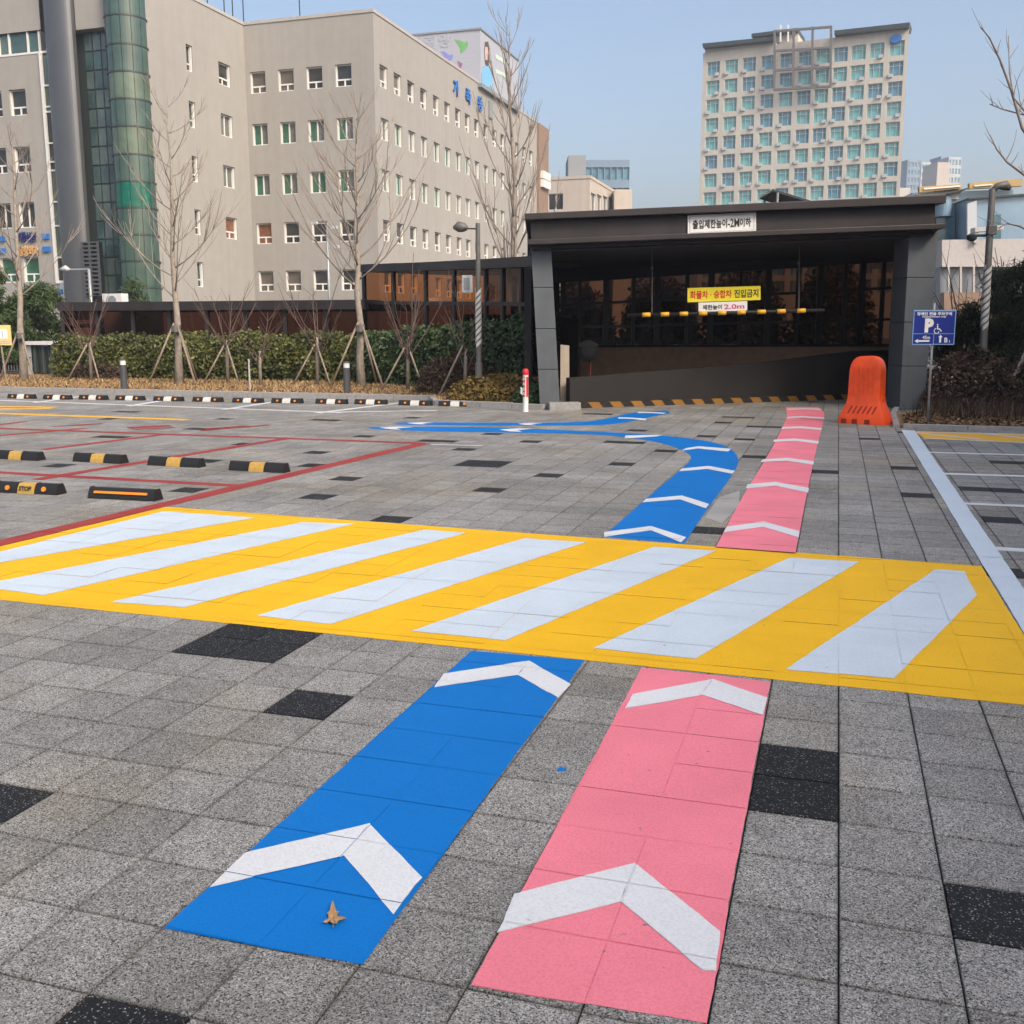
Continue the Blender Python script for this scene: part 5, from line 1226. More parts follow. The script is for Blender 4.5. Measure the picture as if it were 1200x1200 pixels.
flat(FB2, bt([(612, 360), (650, 365), (672, 400), (678, 530), (640, 515), (600, 488), (596, 420)]), 'bblue', 'printed_coat', -.03)
flat(FB2, bt([(620, 185), (645, 180), (655, 230), (654, 330), (640, 372), (622, 345), (616, 260)]), 'bhair', 'printed_hair', -.02)
flat(FB2, bt([(624, 220), (640, 222), (646, 270), (640, 318), (626, 318), (620, 265)]), 'bskin', 'printed_face', -.035)
flat(FB2, bt([(700, 270), (790, 330), (790, 360), (700, 305)]), 'bgg', 'printed_letter_row', -.03); flat(FB2, bt([(700, 380), (780, 425), (780, 450), (700, 412)]), 'bgg', 'printed_letter_row', -.03)

# ------------------------------------------------------------------ tall office tower
d_ = ray(-1950, 386); d_ = Vector((d_.x, d_.y, 0)).normalized() * -1
T0 = atd(823, 243, 178); FT = Frame((T0.x, T0.y), math.atan2(d_.y, d_.x))
tw = thing('office_tower', (T0.x, T0.y, 0), 'tall cream office tower with a grid of teal windows behind the pavilion', 'building', 0)
xR = FT.hit(1060, 130).x; zl, zrr = FT.hit(826, 66).z, FT.hit(1064, 40).z; ztop = zl
cw = [FT.hit(x, y).x for x, y in ((836, 80.5), (857, 79), (878, 77.5), (900, 75.5), (922, 73), (943.5, 70.5), (964, 68.5), (985, 67), (1006, 65), (1027.5, 63), (1051, 60.5))]
rz_ = [FT.hit(836, y).z for y in (80.5, 104, 125.5, 147, 169, 190.5, 212, 233)]; st = (rz_[0] - rz_[-1]) / 7
rz_ = [rz_[0] - st * i for i in range(13)]; hw, hh = (cw[1] - cw[0]) * .36, st * .37
holes = [(x - hw, x + hw, z - hh, z + hh) for z in rz_ for x in cw if z > hh + 1]
zT = FT.hit(826, 62).z
mb = MB(); holes_wall(mb, FT, -.6, xR, 0, zT, holes, .35)
mb.box((-.6, .01, 0), (xR, .02, 0.01), T=lambda q: FT.w(*q))
dp = 16; xB = xR - 9; mb.quad(FT.w(xR, 0, 0), FT.w(xB, dp, 0), FT.w(xB, dp, zT), FT.w(xR, 0, zT)); mb.quad(FT.w(-.6, dp, 0), FT.w(-.6, 0, 0), FT.w(-.6, 0, zT), FT.w(-.6, dp, zT)); mb.quad(FT.w(-.6, 0, zT), FT.w(xR, 0, zT), FT.w(xB, dp, zT), FT.w(-.6, dp, zT))
mb.build('facade', 'wall3', tw)
fm = MB(); w2, h2, t_ = hw, hh, .10
fm.box((-w2, -.05, -h2), (-w2 + t_, .05, h2)); fm.box((w2 - t_, -.05, -h2), (w2, .05, h2)); fm.box((-w2 + t_, -.05, h2 - t_), (w2 - t_, .05, h2)); fm.box((-w2 + t_, -.05, -h2), (w2 - t_, .05, -h2 + t_))
fm.box((-w2 * .42, -.04, -h2 + t_), (-w2 * .42 + .07, .04, h2 - t_)); fm.box((w2 * .42, -.04, -h2 + t_), (w2 * .42 + .07, .04, h2 - t_)); fm.box((-w2 + t_, -.04, h2 * .35), (w2 - t_, .04, h2 * .35 + .06))
fme = bpy.data.meshes.new('window'); fme.from_pydata([tuple(v) for v in fm.v], [], fm.f); fme.materials.append(K['towerframe'])
acm = MB(); acm.box((-.33, -.30, 0), (.33, .0, .5)); ame = bpy.data.meshes.new('air_conditioner'); ame.from_pydata([tuple(v) for v in acm.v], [], acm.f); ame.materials.append(K['palegrey'])
pms = {}
for m_ in ('pane_t', 'pane_t2', 'dglass2', 'towerpale'):
    me = bpy.data.meshes.new('pane'); me.from_pydata([(-w2, .03, -h2), (w2, .03, -h2), (w2, .03, h2), (-w2, .03, h2)], [], [(0, 1, 2, 3)]); me.materials.append(K[m_]); pms[m_] = me
R5 = random.Random(9)
for z in rz_[:9]:
    for x in cw:
        q = FT.w(x, .22, z) - T0.xy.to_3d(); o = part('window', fme, tw, tuple(q), FT.a)
        part('pane', pms[R5.choice(['pane_t', 'pane_t', 'pane_t2', 'pane_t2', 'pane_t'])], o)
        if R5.random() < .75: part('air_conditioner', ame, o, (R5.choice((-.7, .6)) * w2, -.22, -h2 - .1))
for z in rz_[9:]:
    for x in cw:
        if z > hh + 1: o = part('window', fme, tw, tuple(FT.w(x, .22, z) - T0.xy.to_3d()), FT.a); part('pane', pms['pane_t2'], o)
# crown canopies, grid frame, roof house
def tband(pts, y0, y1, m_, name):
    P = [FT.hit(x, y, 0) for x, y in pts]; n = len(P); mb = MB(); F_ = [FT.w(p.x, y0, p.z) for p in P]; B_ = [FT.w(p.x, y1, p.z) for p in P]
    mb.quad(*F_[::-1]); mb.quad(*B_)
    for i in range(n): mb.quad(F_[i], F_[(i + 1) % n], B_[(i + 1) % n], B_[i])
    mb.build(name, m_, tw)
tband([(825, 53), (909, 45), (909, 49), (826, 58)], -1.2, 9, 'mull', 'crown_canopy')
tband([(979, 38), (1067, 28.5), (1065.5, 34), (979, 43)], -1.2, 3, 'mull', 'crown_canopy')
tband([(826, 58), (909, 49.5), (909, 58), (826, 66)], .1, 3, 'wall3', 'crown_wall'); tband([(909, 54), (979, 46), (1063, 37), (1063, 44), (909, 60)], .1, 3, 'wall3', 'crown_wall')
tband([(880, 38), (930, 31), (930, 50), (880, 52)], 4, 9, 'wall3', 'roof_house'); tband([(876, 34), (931, 27), (931, 31), (876, 38)], 3, 10, 'mull', 'roof_house_canopy')
for x in (911, 920): tband([(x, 25), (x + 1.5, 25), (x + 1.5, 45), (x, 45)], 2, 2.3, 'frame', 'roof_mast')
g_ = lambda x, y: (x, y)
X = [(910, 38, 106), (932, 36, 104.5), (954, 34, 103.5), (975.5, 33, 102.5)]
for x, y0, y1 in X: tband([(x - 1.3, y0), (x + 1.3, y0), (x + .5, y1), (x - 2.1, y1)], -1.6, -1.2, 'brace', 'frame_post')
for ya_, yb_2 in ((38, 33), (61, 57), (83.5, 79.5), (106, 102)): tband([(908.5, ya_ + .2), (976, yb_2), (976, yb_2 + 2.4), (908.5, ya_ + 2.6)], -1.62, -1.18, 'brace', 'frame_beam')
P = [(1050 + 7 * cos(2 * pi * i / 18), 45.5 + 5 * sin(2 * pi * i / 18) - 1.2 * cos(2 * pi * i / 18)) for i in range(18)]; tband(P, -.3, .0, 'inkblue', 'blue_emblem')

# ------------------------------------------------------------------ buildings between and beyond
def axbox(name, label, corner_px, dep, top_y, xl_px, xr_px, m_, cat='building'):
    """box whose near vertical edge stands at corner_px: left face along X, right face along Y"""
    q = atd(corner_px, top_y, dep); f0 = Frame((q.x, q.y), 0); f1 = Frame((q.x, q.y), pi / 2)
    x0 = f0.hit(xl_px, top_y).x; y1 = f1.hit(xr_px, top_y).x; t = thing(name, (q.x, q.y, 0), label, cat); return t, f0, f1, x0, y1, q.z
t, f0, f1, x0, y1, zt_ = axbox('low_beige_building', 'pale beige block between the big building and the tower', 691.5, 140, 209, 630, 726, 'wall2')
hl = []; p = f0.hit(651, 236.5); hl = [(p.x - 1.1, p.x + 1.1, p.z - 1.1, p.z + 1.1)]
hr = []
for x in (695.5, 702.5, 709.5, 716, 722):
    p = f1.hit(x, 238 + (x - 695) * .2); hr.append((p.x - 1.6, p.x + 1.6, p.z - 1.3, p.z + 1.3))
m = MB(); holes_wall(m, f0, x0, 0, 0, zt_, hl, .4); holes_wall(m, f1, 0, y1, 0, zt_, hr, .4); m.quad(f0.w(x0, 0, zt_ - .3), f0.w(0, 0, zt_ - .3), f0.w(0, y1, zt_ - .3), f0.w(x0, y1, zt_ - .3)); m.build('walls', 'wall2', t)
for fr, hs in ((f0, hl), (f1, hr)):
    for a, b, c, d in hs: o = part('window', frame_mesh(round(b - a, 2), round(d - c, 2), 'slide'), t, tuple(fr.w((a + b) / 2, .3, c) - Vector(t.location)), fr.a); part('pane', pane_mesh(round(b - a, 2), round(d - c, 2), 'pane_d'), o, (0, .03, 0))
m = MB(); m.box((x0, -.1, zt_), (.1, .3, zt_ + .4), T=lambda q: f0.w(*q)); m.box((-.3, .3, zt_), (.1, y1, zt_ + .4), T=lambda q: f0.w(*q)); m.build('parapet_cap', 'wall2', t)
ts = [atd(x, y, 175) for x, y in ((686, 182), (738, 187))]
def slab(name, label, px0, px1, ytop, dep, depth, m_, ang=.0, cat='building', rows=0, cols=0, wm='pane_t2', fill=.6, frac=.7):
    a, b = atd(px0, ytop, dep), atd(px1, ytop, dep); f = Frame((a.x, a.y), math.atan2(RGT.y, RGT.x) + ang); L = (b - a).xy.length / max(.3, cos(ang))
    t = thing(name, (a.x, a.y, 0), label, cat); hs = []
    if rows:
        for i in range(rows):
            for j in range(cols):
                cx__ = L * (j + .5) / cols; cz = a.z - (a.z * frac) * (i + .5) / rows - .5; hs.append((cx__ - L / cols * fill / 2, cx__ + L / cols * fill / 2, cz - a.z * frac / rows * .3, cz + a.z * frac / rows * .3))
    m = MB(); holes_wall(m, f, 0, L, 0, a.z, hs, .4)
    m.quad(f.w(L, 0, 0), f.w(L, depth, 0), f.w(L, depth, a.z), f.w(L, 0, a.z)); m.quad(f.w(0, depth, 0), f.w(0, 0, 0), f.w(0, 0, a.z), f.w(0, depth, a.z)); m.quad(f.w(0, 0, a.z), f.w(L, 0, a.z), f.w(L, depth, a.z), f.w(0, depth, a.z)); m.build('walls', m_, t)
    for a_, b_, c_, d__ in hs:
        q = MB(); q.quad(f.w(a_, .3, c_), f.w(b_, .3, c_), f.w(b_, .3, d__), f.w(a_, .3, d__)); q.build('window', wm, t)
    return t, f, L, a.z
slab('grey_roof_block', 'plain grey stair block rising behind the low beige building', 666, 686.5, 182, 150, 8, 'greyb')
slab('glass_office_block', 'blue grey glazed block with dark panes behind the low beige building', 686.5, 738, 187.5, 165, 20, 'towerblue', rows=4, cols=7, fill=.86, frac=.45)
slab('pale_side_block', 'pale beige wall block at the right end behind the low building', 720, 741, 222, 150, 12, 'wall2')
# far hazy towers
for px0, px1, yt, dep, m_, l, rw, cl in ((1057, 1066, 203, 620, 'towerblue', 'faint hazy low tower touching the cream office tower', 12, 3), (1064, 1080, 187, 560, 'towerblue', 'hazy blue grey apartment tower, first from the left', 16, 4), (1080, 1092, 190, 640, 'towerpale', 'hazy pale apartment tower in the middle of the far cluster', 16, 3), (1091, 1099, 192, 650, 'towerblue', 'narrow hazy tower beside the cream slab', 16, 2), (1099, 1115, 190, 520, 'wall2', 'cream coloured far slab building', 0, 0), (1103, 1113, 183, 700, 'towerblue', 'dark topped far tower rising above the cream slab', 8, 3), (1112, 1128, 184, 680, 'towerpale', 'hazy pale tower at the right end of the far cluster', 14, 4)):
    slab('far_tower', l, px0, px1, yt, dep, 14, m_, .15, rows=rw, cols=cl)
slab('far_low_building', 'cream low far building right of the office tower', 1052, 1067, 220, 420, 12, 'wall3', .0)
# blue clad mall at the right
ml = atd(1086, 300, 62); FM = Frame((ml.x, ml.y), math.atan2(RGT.y, RGT.x) - .1)
mall = thing('blue_clad_mall', (ml.x, ml.y, 0), 'pale blue clad mall with orange roof band behind the lamp post at right', 'building')
def mband(pts, y0, y1, m_, name):
    P = [FM.hit(x, y, 0) for x, y in pts]; n = len(P); mb = MB(); F_ = [FM.w(p.x, y0, p.z) for p in P]; B_ = [FM.w(p.x, y1, p.z) for p in P]
    mb.quad(*F_[::-1]); mb.quad(*B_)
    for i in range(n): mb.quad(F_[i], F_[(i + 1) % n], B_[(i + 1) % n], B_[i])
    return mb.build(name, m_, mall)
mband([(1086, 218), (1210, 214), (1210, 300), (1086, 300)], 3, 14, 'blueglass', 'upper_block')
mband([(1088, 221), (1140, 214), (1140, 227), (1090, 228)], 2.6, 3, 'palegrey', 'parapet_panel'); mband([(1090, 213), (1141, 209.5), (1141, 215), (1090, 220)], 2.2, 2.6, 'orband', 'roof_band'); mband([(1151, 208.5), (1215, 203), (1215, 212), (1151, 215.5)], 2.2, 2.6, 'orband', 'roof_band')
mband([(1095, 215), (1139, 211.5), (1139, 213.2), (1095, 216.7)], 2.1, 2.2, 'frame', 'roof_band_light'); mband([(1156, 211.5), (1178, 209.8), (1178, 211.2), (1156, 213)], 2.1, 2.2, 'frame', 'roof_band_light')
# curved bay
q0, q1 = FM.hit(1110, 225), FM.hit(1133, 225); zc0, zc1 = FM.hit(1120, 249).z, FM.hit(1120, 225.5).z; m = MB(); n = 12
for i in range(n):
    a0, a1 = pi * i / n, pi * (i + 1) / n; f_ = lambda a, z: FM.w((q0.x + q1.x) / 2 - (q1.x - q0.x) / 2 * cos(a), 3 - 1.1 * sin(a), z)
    m.quad(f_(a0, zc0), f_(a1, zc0), f_(a1, zc1), f_(a0, zc1))
m.build('curved_bay', 'blueglass', mall)
mband([(1109, 224), (1146, 215.5), (1146, 217), (1109, 226)], 1.6, 3, 'mull', 'bay_coping')
mband([(1112, 250), (1134, 248), (1134, 286), (1112, 288)], 2.5, 3, 'bluedark', 'bay_glazing'); mband([(1096, 246), (1110, 245), (1110, 260), (1096, 262)], 2.6, 3, 'bluedark', 'side_glazing')
mband([(1138, 232), (1210, 226), (1210, 300), (1138, 300)], .6, 3, 'blueglass', 'lower_block'); mband([(1137, 231), (1210, 225.5), (1210, 227.5), (1137, 233)], .3, 3, 'mull', 'lower_coping')
mband([(1164, 252), (1176, 250), (1176, 286), (1164, 286)], .4, .62, 'bluedark', 'dark_window'); mband([(1136, 238), (1147, 234), (1147, 290), (1136, 290)], .35, .62, 'towerpale', 'corner_panel')
mband([(1086, 286), (1215, 284), (1215, 316), (1086, 316)], -3, 0, 'white_wall', 'podium_wall')
mband([(1086, 316.2), (1215, 316.2), (1215, 400), (1086, 400)], -2.6, 0, 'greyb', 'podium_base')
for x in (1093, 1106.5, 1121, 1135): mband([(x - 1, 316), (x + 1, 316), (x + 1, 345), (x - 1, 345)], -3.1, -2.9, 'white_wall', 'podium_post')
mband([(1086, 345), (1215, 345), (1215, 385), (1086, 385)], -3.4, -2.7, 'brownwall', 'brick_base')
mband([(1120, 273), (1152, 270), (1152, 275), (1120, 278)], -3.4, -2.6, 'white_wall', 'gate_beam'); mband([(1120, 277), (1124, 277), (1124, 290), (1120, 290)], -3.3, -2.7, 'white_wall', 'gate_post')

# ------------------------------------------------------------------ street furniture
# orange water filled barrier
c0 = gnd(1014, 497.5); c0.y += .22; br_ = thing('water_barrier', (c0.x, c0.y, .002), 'bright orange plastic water barrier by the right pavilion column', 'barrier', PF.a - .66)
def ringz(z, wx, wy, r=.05):
    P = []
    for sx, sy, a0 in ((1, 1, 0), (-1, 1, pi / 2), (-1, -1, pi), (1, -1, 1.5 * pi)):
        for i in range(4):
            a = a0 + pi / 2 * i / 3; P.append(Vector((sx * (wx - r) + r * cos(a), sy * (wy - r) + r * sin(a), z)))
    return P
m = MB(); Hh = 1.17; lv = [(0, .405, .24), (.05, .405, .24), (.20, .36, .22), (.34, .30, .185), (.42, .285, .165), (.50, .28, .155), (.90, .275, .145)]
for i in range(1, 10):
    a = pi / 2 * i / 9.2; lv.append((.90 + .27 * sin(a), .275 * (cos(a) ** .62), .145 - .02 * sin(a)))
prev = None
for z, wx, wy in lv:
    cur = ringz(z, wx, wy, min(.022, wx * .8))
    if prev:
        k = len(cur)
        for i in range(k): m.quad(prev[i], prev[(i + 1) % k], cur[(i + 1) % k], cur[i])
    else: m.quad(*cur[::-1])
    prev = cur
m.quad(*prev); ob = m.build('body', 'orange', br_, world=False)
bm = bmesh.new(); bm.from_mesh(ob.data); bmesh.ops.remove_doubles(bm, verts=bm.verts, dist=1e-4); bm.to_mesh(ob.data); bm.free(); ob.data.polygons.foreach_set('use_smooth', [True] * len(ob.data.polygons)); ob.data.set_sharp_from_angle(angle=RAD(28))
for x in (-.16, -.08, 0, .08, .16):
    m = MB(); m.tube([(x, -.150, .53), (x, -.146, .98)], .012, 6); m.build('rib', 'orange', br_, world=False)
for k in range(6):
    x = -.23 + k * .085; m = MB(); a, b = Vector((x, -.2265, .18)), Vector((x + .06, -.196, .31)); w_ = Vector((.014, 0, 0)); n_ = Vector((0, -.008, -.002))
    m.hexa([a - w_, a + w_, a + w_ - n_, a - w_ - n_, b - w_, b + w_, b + w_ - n_, b - w_ - n_]); m.build('slot', 'orshade', br_, world=False)  # slots and notches are dark boxes, their inner shade painted on
for x in (-.29, -.10, .12):
    m = MB(); m.box((x - .045, -.246, .004), (x + .045, -.20, .085)); m.build('fork_notch', 'orshade', br_, world=False)
m = MB(); m.box((.28, -.05, .40), (.30, .05, .46)); m.build('coupling', 'orange', br_, world=False)
# red and white bollard
g = gnd(616, 482.5); bo = thing('red_bollard', (g.x, g.y, .0), 'red and white plastic bollard with lettering beside the pavilion', 'bollard')
m = MB(); m.lathe([(.062, .0), (.060, .03), (.055, .04), (.055, .74)], 18, (g.x, g.y)); m.build('tube', 'whitep', bo, auto=40)
m = MB(); m.lathe([(.062, .74), (.066, .77), (.064, .82), (.045, .855), (.0, .865)], 18, (g.x, g.y)); m.build('cap', 'redp', bo, auto=50)
vd = (EYE - g); vd.z = 0; vd.normalize(); a0 = math.atan2(vd.y, vd.x)
m = MB()
for s0 in (-1.15, .18):
    for i in range(6):
        b0, b1 = a0 + s0 + .97 * i / 6, a0 + s0 + .97 * (i + 1) / 6; f_ = lambda a, z: Vector((g.x + .0565 * cos(a), g.y + .0565 * sin(a), z)); m.quad(f_(b0, .30), f_(b1, .30), f_(b1, .70), f_(b0, .70))
m.build('red_label', 'redp', bo)
rr = Vector((-sin(a0), cos(a0), 0)) 
for k, ch in enumerate('주차금지'):
    for s0 in (-.66,):
        b = a0 + s0; O = Vector((g.x + .058 * cos(b), g.y + .058 * sin(b), .65 - k * .095)); text('lettering', ch, .075, 'inkw', bo, O, Vector((-sin(b), cos(b), 0)), UPZ, .001, .002)
m = MB(); m.box((-.10, -.004, .36), (-.05, .004, .50), T=lambda q: Vector((g.x, g.y, 0)) + RGT.xy.to_3d().normalized() * q.x + Vector((0, q.y, q.z - (q.x + .1) * .8))); m.build('paper_tag', 'whitep', bo)
# blue parking sign
g = gnd(1088, 498, .05); dep = (g - EYE).dot(FWD); ps = thing('parking_sign', tuple(g), 'blue parking sign with wheelchair symbol and arrows on a thin post', 'sign')
FS = Frame((g.x, g.y), math.atan2(RGT.y, RGT.x) + .05)
c4 = [FS.hit(x, y) for x, y in ((1070, 363.5), (1120, 363), (1118, 404), (1068.5, 404))]; z1, z0 = (c4[0].z + c4[1].z) / 2, (c4[2].z + c4[3].z) / 2; x0, x1 = (c4[0].x + c4[3].x) / 2, (c4[1].x + c4[2].x) / 2; Wd, Hd = x1 - x0, z1 - z0
pt = FS.hit(1096, 355)
m = MB(); m.tube([FS.w(0, .03, -.05), FS.w(pt.x * 1.0, .03, pt.z)], .02, 8); m.build('post', 'galv', ps, smooth=True)
m = MB(); m.box((x0, -.012, z0), (x1, .008, z1), T=lambda q: FS.w(*q)); m.build('panel', 'signb', ps)
m = MB(); e = .014
for a in ((x0, z0, x1, z0 + e), (x0, z1 - e * 1.6, x1, z1), (x0, z0 + e, x0 + e, z1 - e * 1.6), (x1 - e, z0 + e, x1, z1 - e * 1.6)): m.box((a[0], -.0155, a[1]), (a[2], -.0125, a[3]), T=lambda q: FS.w(*q))
zd = z0 + Hd * .31; xd = x0 + Wd * .50
m.box((x0 + e, -.0155, zd), (x1 - e, -.0125, zd + .009), T=lambda q: FS.w(*q)); m.box((xd, -.0155, z0 + e), (xd + .009, -.0125, zd), T=lambda q: FS.w(*q)); m.build('border', 'skyb', ps)
at_ = lambda a, b: FS.w(x0 + Wd * a, -.014, z0 + Hd * b)
text('lettering', '장애인 전용 주차구역', Hd * .1, 'inkw', ps, at_(.49, .89), FS.x, UPZ, .001, .002, width=Wd * .82)
text('lettering', 'Disabled Parking Only', Hd * .05, 'inkw', ps, at_(.49, .80), FS.x, UPZ, .001, .001, width=Wd * .56)
text('lettering', 'P', Hd * .5, 'inkw', ps, at_(.385, .555), FS.x, UPZ, .001, .018, sx=.95)
text('lettering', '45m', Hd * .13, 'inkw', ps, at_(.33, .215), FS.x, UPZ, .001, .001)
text('lettering', 'B₁' if False else 'B', Hd * .19, 'inkw', ps, at_(.80, .135), FS.x, UPZ, .001, .003); text('lettering', '1', Hd * .10, 'inkw', ps, at_(.885, .10), FS.x, UPZ, .001, .002)
m = MB()
def pf(pts): m.quad(*[FS.w(x0 + Wd * a, -.0155, z0 + Hd * b) for a, b in pts])
pf([(.06, .11), (.14, .17), (.14, .135), (.41, .14), (.41, .085), (.14, .085), (.14, .05)][::-1]); pf([(.665, .29), (.715, .215), (.685, .215), (.685, .06), (.640, .06), (.640, .215), (.615, .215)][::-1])
m.build('arrow', 'inkw', ps)
m = MB(); cxw, czw = .565, .42
pts = []
for i in range(13):
    a = RAD(100 + 250 * i / 12); pts.append((a, 1))
for i in range(12):
    a, b = pts[i][0], pts[i + 1][0]; P = []
    for aa, rr_ in ((a, .085), (b, .085), (b, .062), (a, .062)): P.append(FS.w(x0 + Wd * (cxw) + Hd * rr_ * cos(aa), -.0155, z0 + Hd * czw + Hd * rr_ * sin(aa) - Hd * .02))
    m.quad(*P)
pf([(.575, .47), (.595, .47), (.595, .55), (.565, .55)]); pf([(.57, .44), (.62, .44), (.67, .38), (.69, .39), (.635, .47), (.575, .47)]); pf([(.567, .565), (.592, .565), (.592, .60), (.567, .60)])
m.build('wheelchair_symbol', 'inkw', ps)
# lamp posts
def spiral(c, r, z0, z1, turns, t, wd=.055, m_='wplate', starts=3):
    m = MB(); n = int(turns * 14)
    for i, st_ in [(i, j) for i in range(n) for j in range(starts)]:
        P = []
        for k, o in ((i, -1), (i + 1, -1), (i + 1, 1), (i, 1)):
            a = 2 * pi * (turns * k / n + st_ / starts); z = z0 + (z1 - z0) * k / n + o * wd; P.append(c(z) + Vector(((r + .006) * cos(a), (r + .006) * sin(a), 0)))
        m.quad(*P); Q = P[::-1]; m.quad(*[q - (q - c(q.z)).normalized() * .004 for q in Q])
    m.build('spiral_wrap', m_, t)
g = gnd(561.5, 469, .08); dep = (g - EYE).dot(FWD); zt_ = atd(559, 265, dep).z
lp = thing('lamp_post', tuple(g), 'slim grey lamp post with spiral white wrap beside the left of the pavilion', 'street lamp')
c_ = lambda z: Vector((g.x, g.y, z))
m = MB(); m.tube([c_(.0), c_(.9), c_(.92), c_(zt_)], [.085, .08, .06, .05], 12); m.build('pole', 'pole', lp, auto=40)
spiral(c_, .064, atd(561, 405, dep).z, atd(561, 340, dep).z, 3, lp, .045)
a = Vector((g.x, g.y, zt_ - .12)); b = atd(543, 267.5, dep); m = MB(); m.tube([a, b], [.02, .018], 6); m.build('arm', 'pole', lp)
b2 = atd(531, 267, dep); m = MB(); ax = (b2 - b).normalized(); sd = ax.cross(UPZ)
for i in range(8):
    pass
m.tube([b + ax * -.1, b - ax * .02 + UPZ * .02, b.lerp(b2, .5) + UPZ * .03, b2], [.04, .10, .12, .03], 10); oo = m.build('lamp_head', 'pole', lp, smooth=True)
for pp in (553, 549): pass
q = atd(549, 333, dep); m = MB(); m.box((-.14, -.10, -.19), (.09, .10, .19), T=lambda v: q + RGT.xy.to_3d().normalized() * v.x + FWD.xy.to_3d().normalized() * v.y + UPZ * v.z); m.build('control_box', 'palegrey', lp, bevel=.015)
m = MB(); m.box((-.10, -.115, -.13), (.03, -.102, .13), T=lambda v: q + RGT.xy.to_3d().normalized() * v.x + FWD.xy.to_3d().normalized() * v.y + UPZ * v.z); m.build('box_door', 'greyb', lp)
g2 = gnd(1148, 475, .05); dep2 = (g2 - EYE).dot(FWD); tp2 = atd(1163, 222, dep2)
lp2 = thing('lamp_post', tuple(g2), 'leaning grey lamp post with spiral white wrap and camera at the right', 'street lamp')
c2 = lambda z: Vector((g2.x, g2.y, .05)).lerp(tp2, (z - .05) / (tp2.z - .05))
m = MB(); m.tube([c2(.03), c2(1.6), c2(2.9), c2(tp2.z)], [.078, .074, .07, .066], 14); m.build('pole', 'pole', lp2, auto=40)
spiral(c2, .074, atd(1150, 385, dep2).z, atd(1156, 312, dep2).z, 3, lp2, .045)
b = atd(1184, 221, dep2); m = MB(); m.tube([tp2 - UPZ * .03, tp2 + UPZ * .06 + (b - tp2) * .25, tp2.lerp(b, .7) + UPZ * .07, b], [.055, .07, .10, .05], 10); m.build('lamp_head', 'pole', lp2, smooth=True)
b = atd(1139, 276, dep2); p = c2(b.z); m = MB(); m.tube([p, b], [.03, .03], 7); m.lathe([(.03, b.z - .12), (.10, b.z - .08), (.11, b.z), (.05, b.z + .04)], 12, (b.x, b.y)); m.build('camera_arm', 'mull', lp2, auto=40)
q = c2(atd(1156, 270, dep2).z); m = MB(); m.box((-.09, -.13, -.09), (.09, .0, .09), T=lambda v: q + RGT.xy.to_3d().normalized() * v.x + FWD.xy.to_3d().normalized() * v.y + UPZ * v.z); m.build('junction_box', 'pole', lp2, bevel=.01)
# bollard lights
def blight(px, py, top, label):
    g = gnd(px, py, .09); dep = (g - EYE).dot(FWD); z = atd(px, top, dep).z; t = thing('bollard_light', tuple(g), label, 'bollard light', 0, 'bollard lights on the grass strip')
    m = MB(); m.lathe([(.10, .0), (.10, .06), (.085, .07), (.085, z - .14)], 16, (g.x, g.y)); m.build('post', 'colmetal', t, auto=40)
    m = MB(); m.lathe([(.075, z - .14), (.075, z - .02)], 16, (g.x, g.y)); m.build('light_band', 'whitep', t, auto=40)
    m = MB(); m.lathe([(.088, z - .02), (.088, z), (.05, z + .012)], 16, (g.x, g.y)); m.build('cap', 'colmetal', t, auto=40)
blight(146, 457, 421, 'dark grey bollard light with white band, the left one before the hedge'); blight(407, 461, 424, 'dark grey bollard light with white band, the right one near the second tall tree')
g = gnd(293, 458, .09); m = MB(); K['greywhite'] = simple('weathered_white', (.40, .385, .36), .7, var=.15)
m.lathe([(.024, 0), (.024, .88), (.016, .90)], 10, (g.x, g.y)); tag(m.build('marker_post', 'greywhite', auto=40), 'thin pale grey marker post in front of the hedge', 'post')
# yellow notice board at the left edge
g = gnd(7, 447, .09); dep = (g - EYE).dot(FWD); FS2 = Frame((g.x, g.y), math.atan2(RGT.y, RGT.x)); t = thing('yellow_notice', tuple(g), 'yellow notice board on a post at the left edge', 'sign')
a, b = FS2.hit(-14, 381), FS2.hit(14, 404.5); m = MB(); m.box((a.x, -.02, b.z), (b.x, .02, a.z), T=lambda q: FS2.w(*q)); m.build('board', 'signy' if False else 'ochre', t)
K['creamsign'] = simple('cream_sign', (.74, .58, .24), .6); t.children[0].data.materials[0] = K['creamsign']
m = MB(); m.box((a.x + .05, -.028, b.z + .2), (b.x - .1, -.021, a.z - .12), T=lambda q: FS2.w(*q)); m.build('picture_panel', 'signw', t)
m = MB(); m.box((a.x + .42, -.034, b.z + .24), (b.x - .24, -.029, a.z - .16), T=lambda q: FS2.w(*q)); m.build('printed_figure', 'bpurp', t)
m = MB()
for k in range(2): m.box((a.x + .04, -.028, b.z + .05 + k * .06), (b.x - .04, -.0215, b.z + .075 + k * .06), T=lambda q: FS2.w(*q))
m.build('printed_line', 'inkgrey', t)
m = MB(); m.tube([FS2.w(0, .03, -.05), FS2.w(-.1, .03, a.z)], .025, 8); m.build('post', 'stake', t)
# picket fence
FE = Frame(tuple(gnd(0, 437, .0)[:2]), math.atan2(RGT.y, RGT.x)); t = thing('picket_fence', tuple(FE.w(0, 0, 0)), 'brown wooden picket fence at the left edge behind the yellow notice', 'fence')
e = FE.hit(23, 430).x
for k in range(22):
    x = e - .05 - k * .11; m = MB(); m.box((x - .035, 0, .1), (x + .035, .02, FE.hit(10, 403).z), T=lambda q: FE.w(*q)); m.build('picket', 'pickets', t)
for z in (.3, .85): m = MB(); m.box((e - 2.5, .021, z), (e, .06, z + .08), T=lambda q: FE.w(*q)); m.build('rail', 'pickets', t)
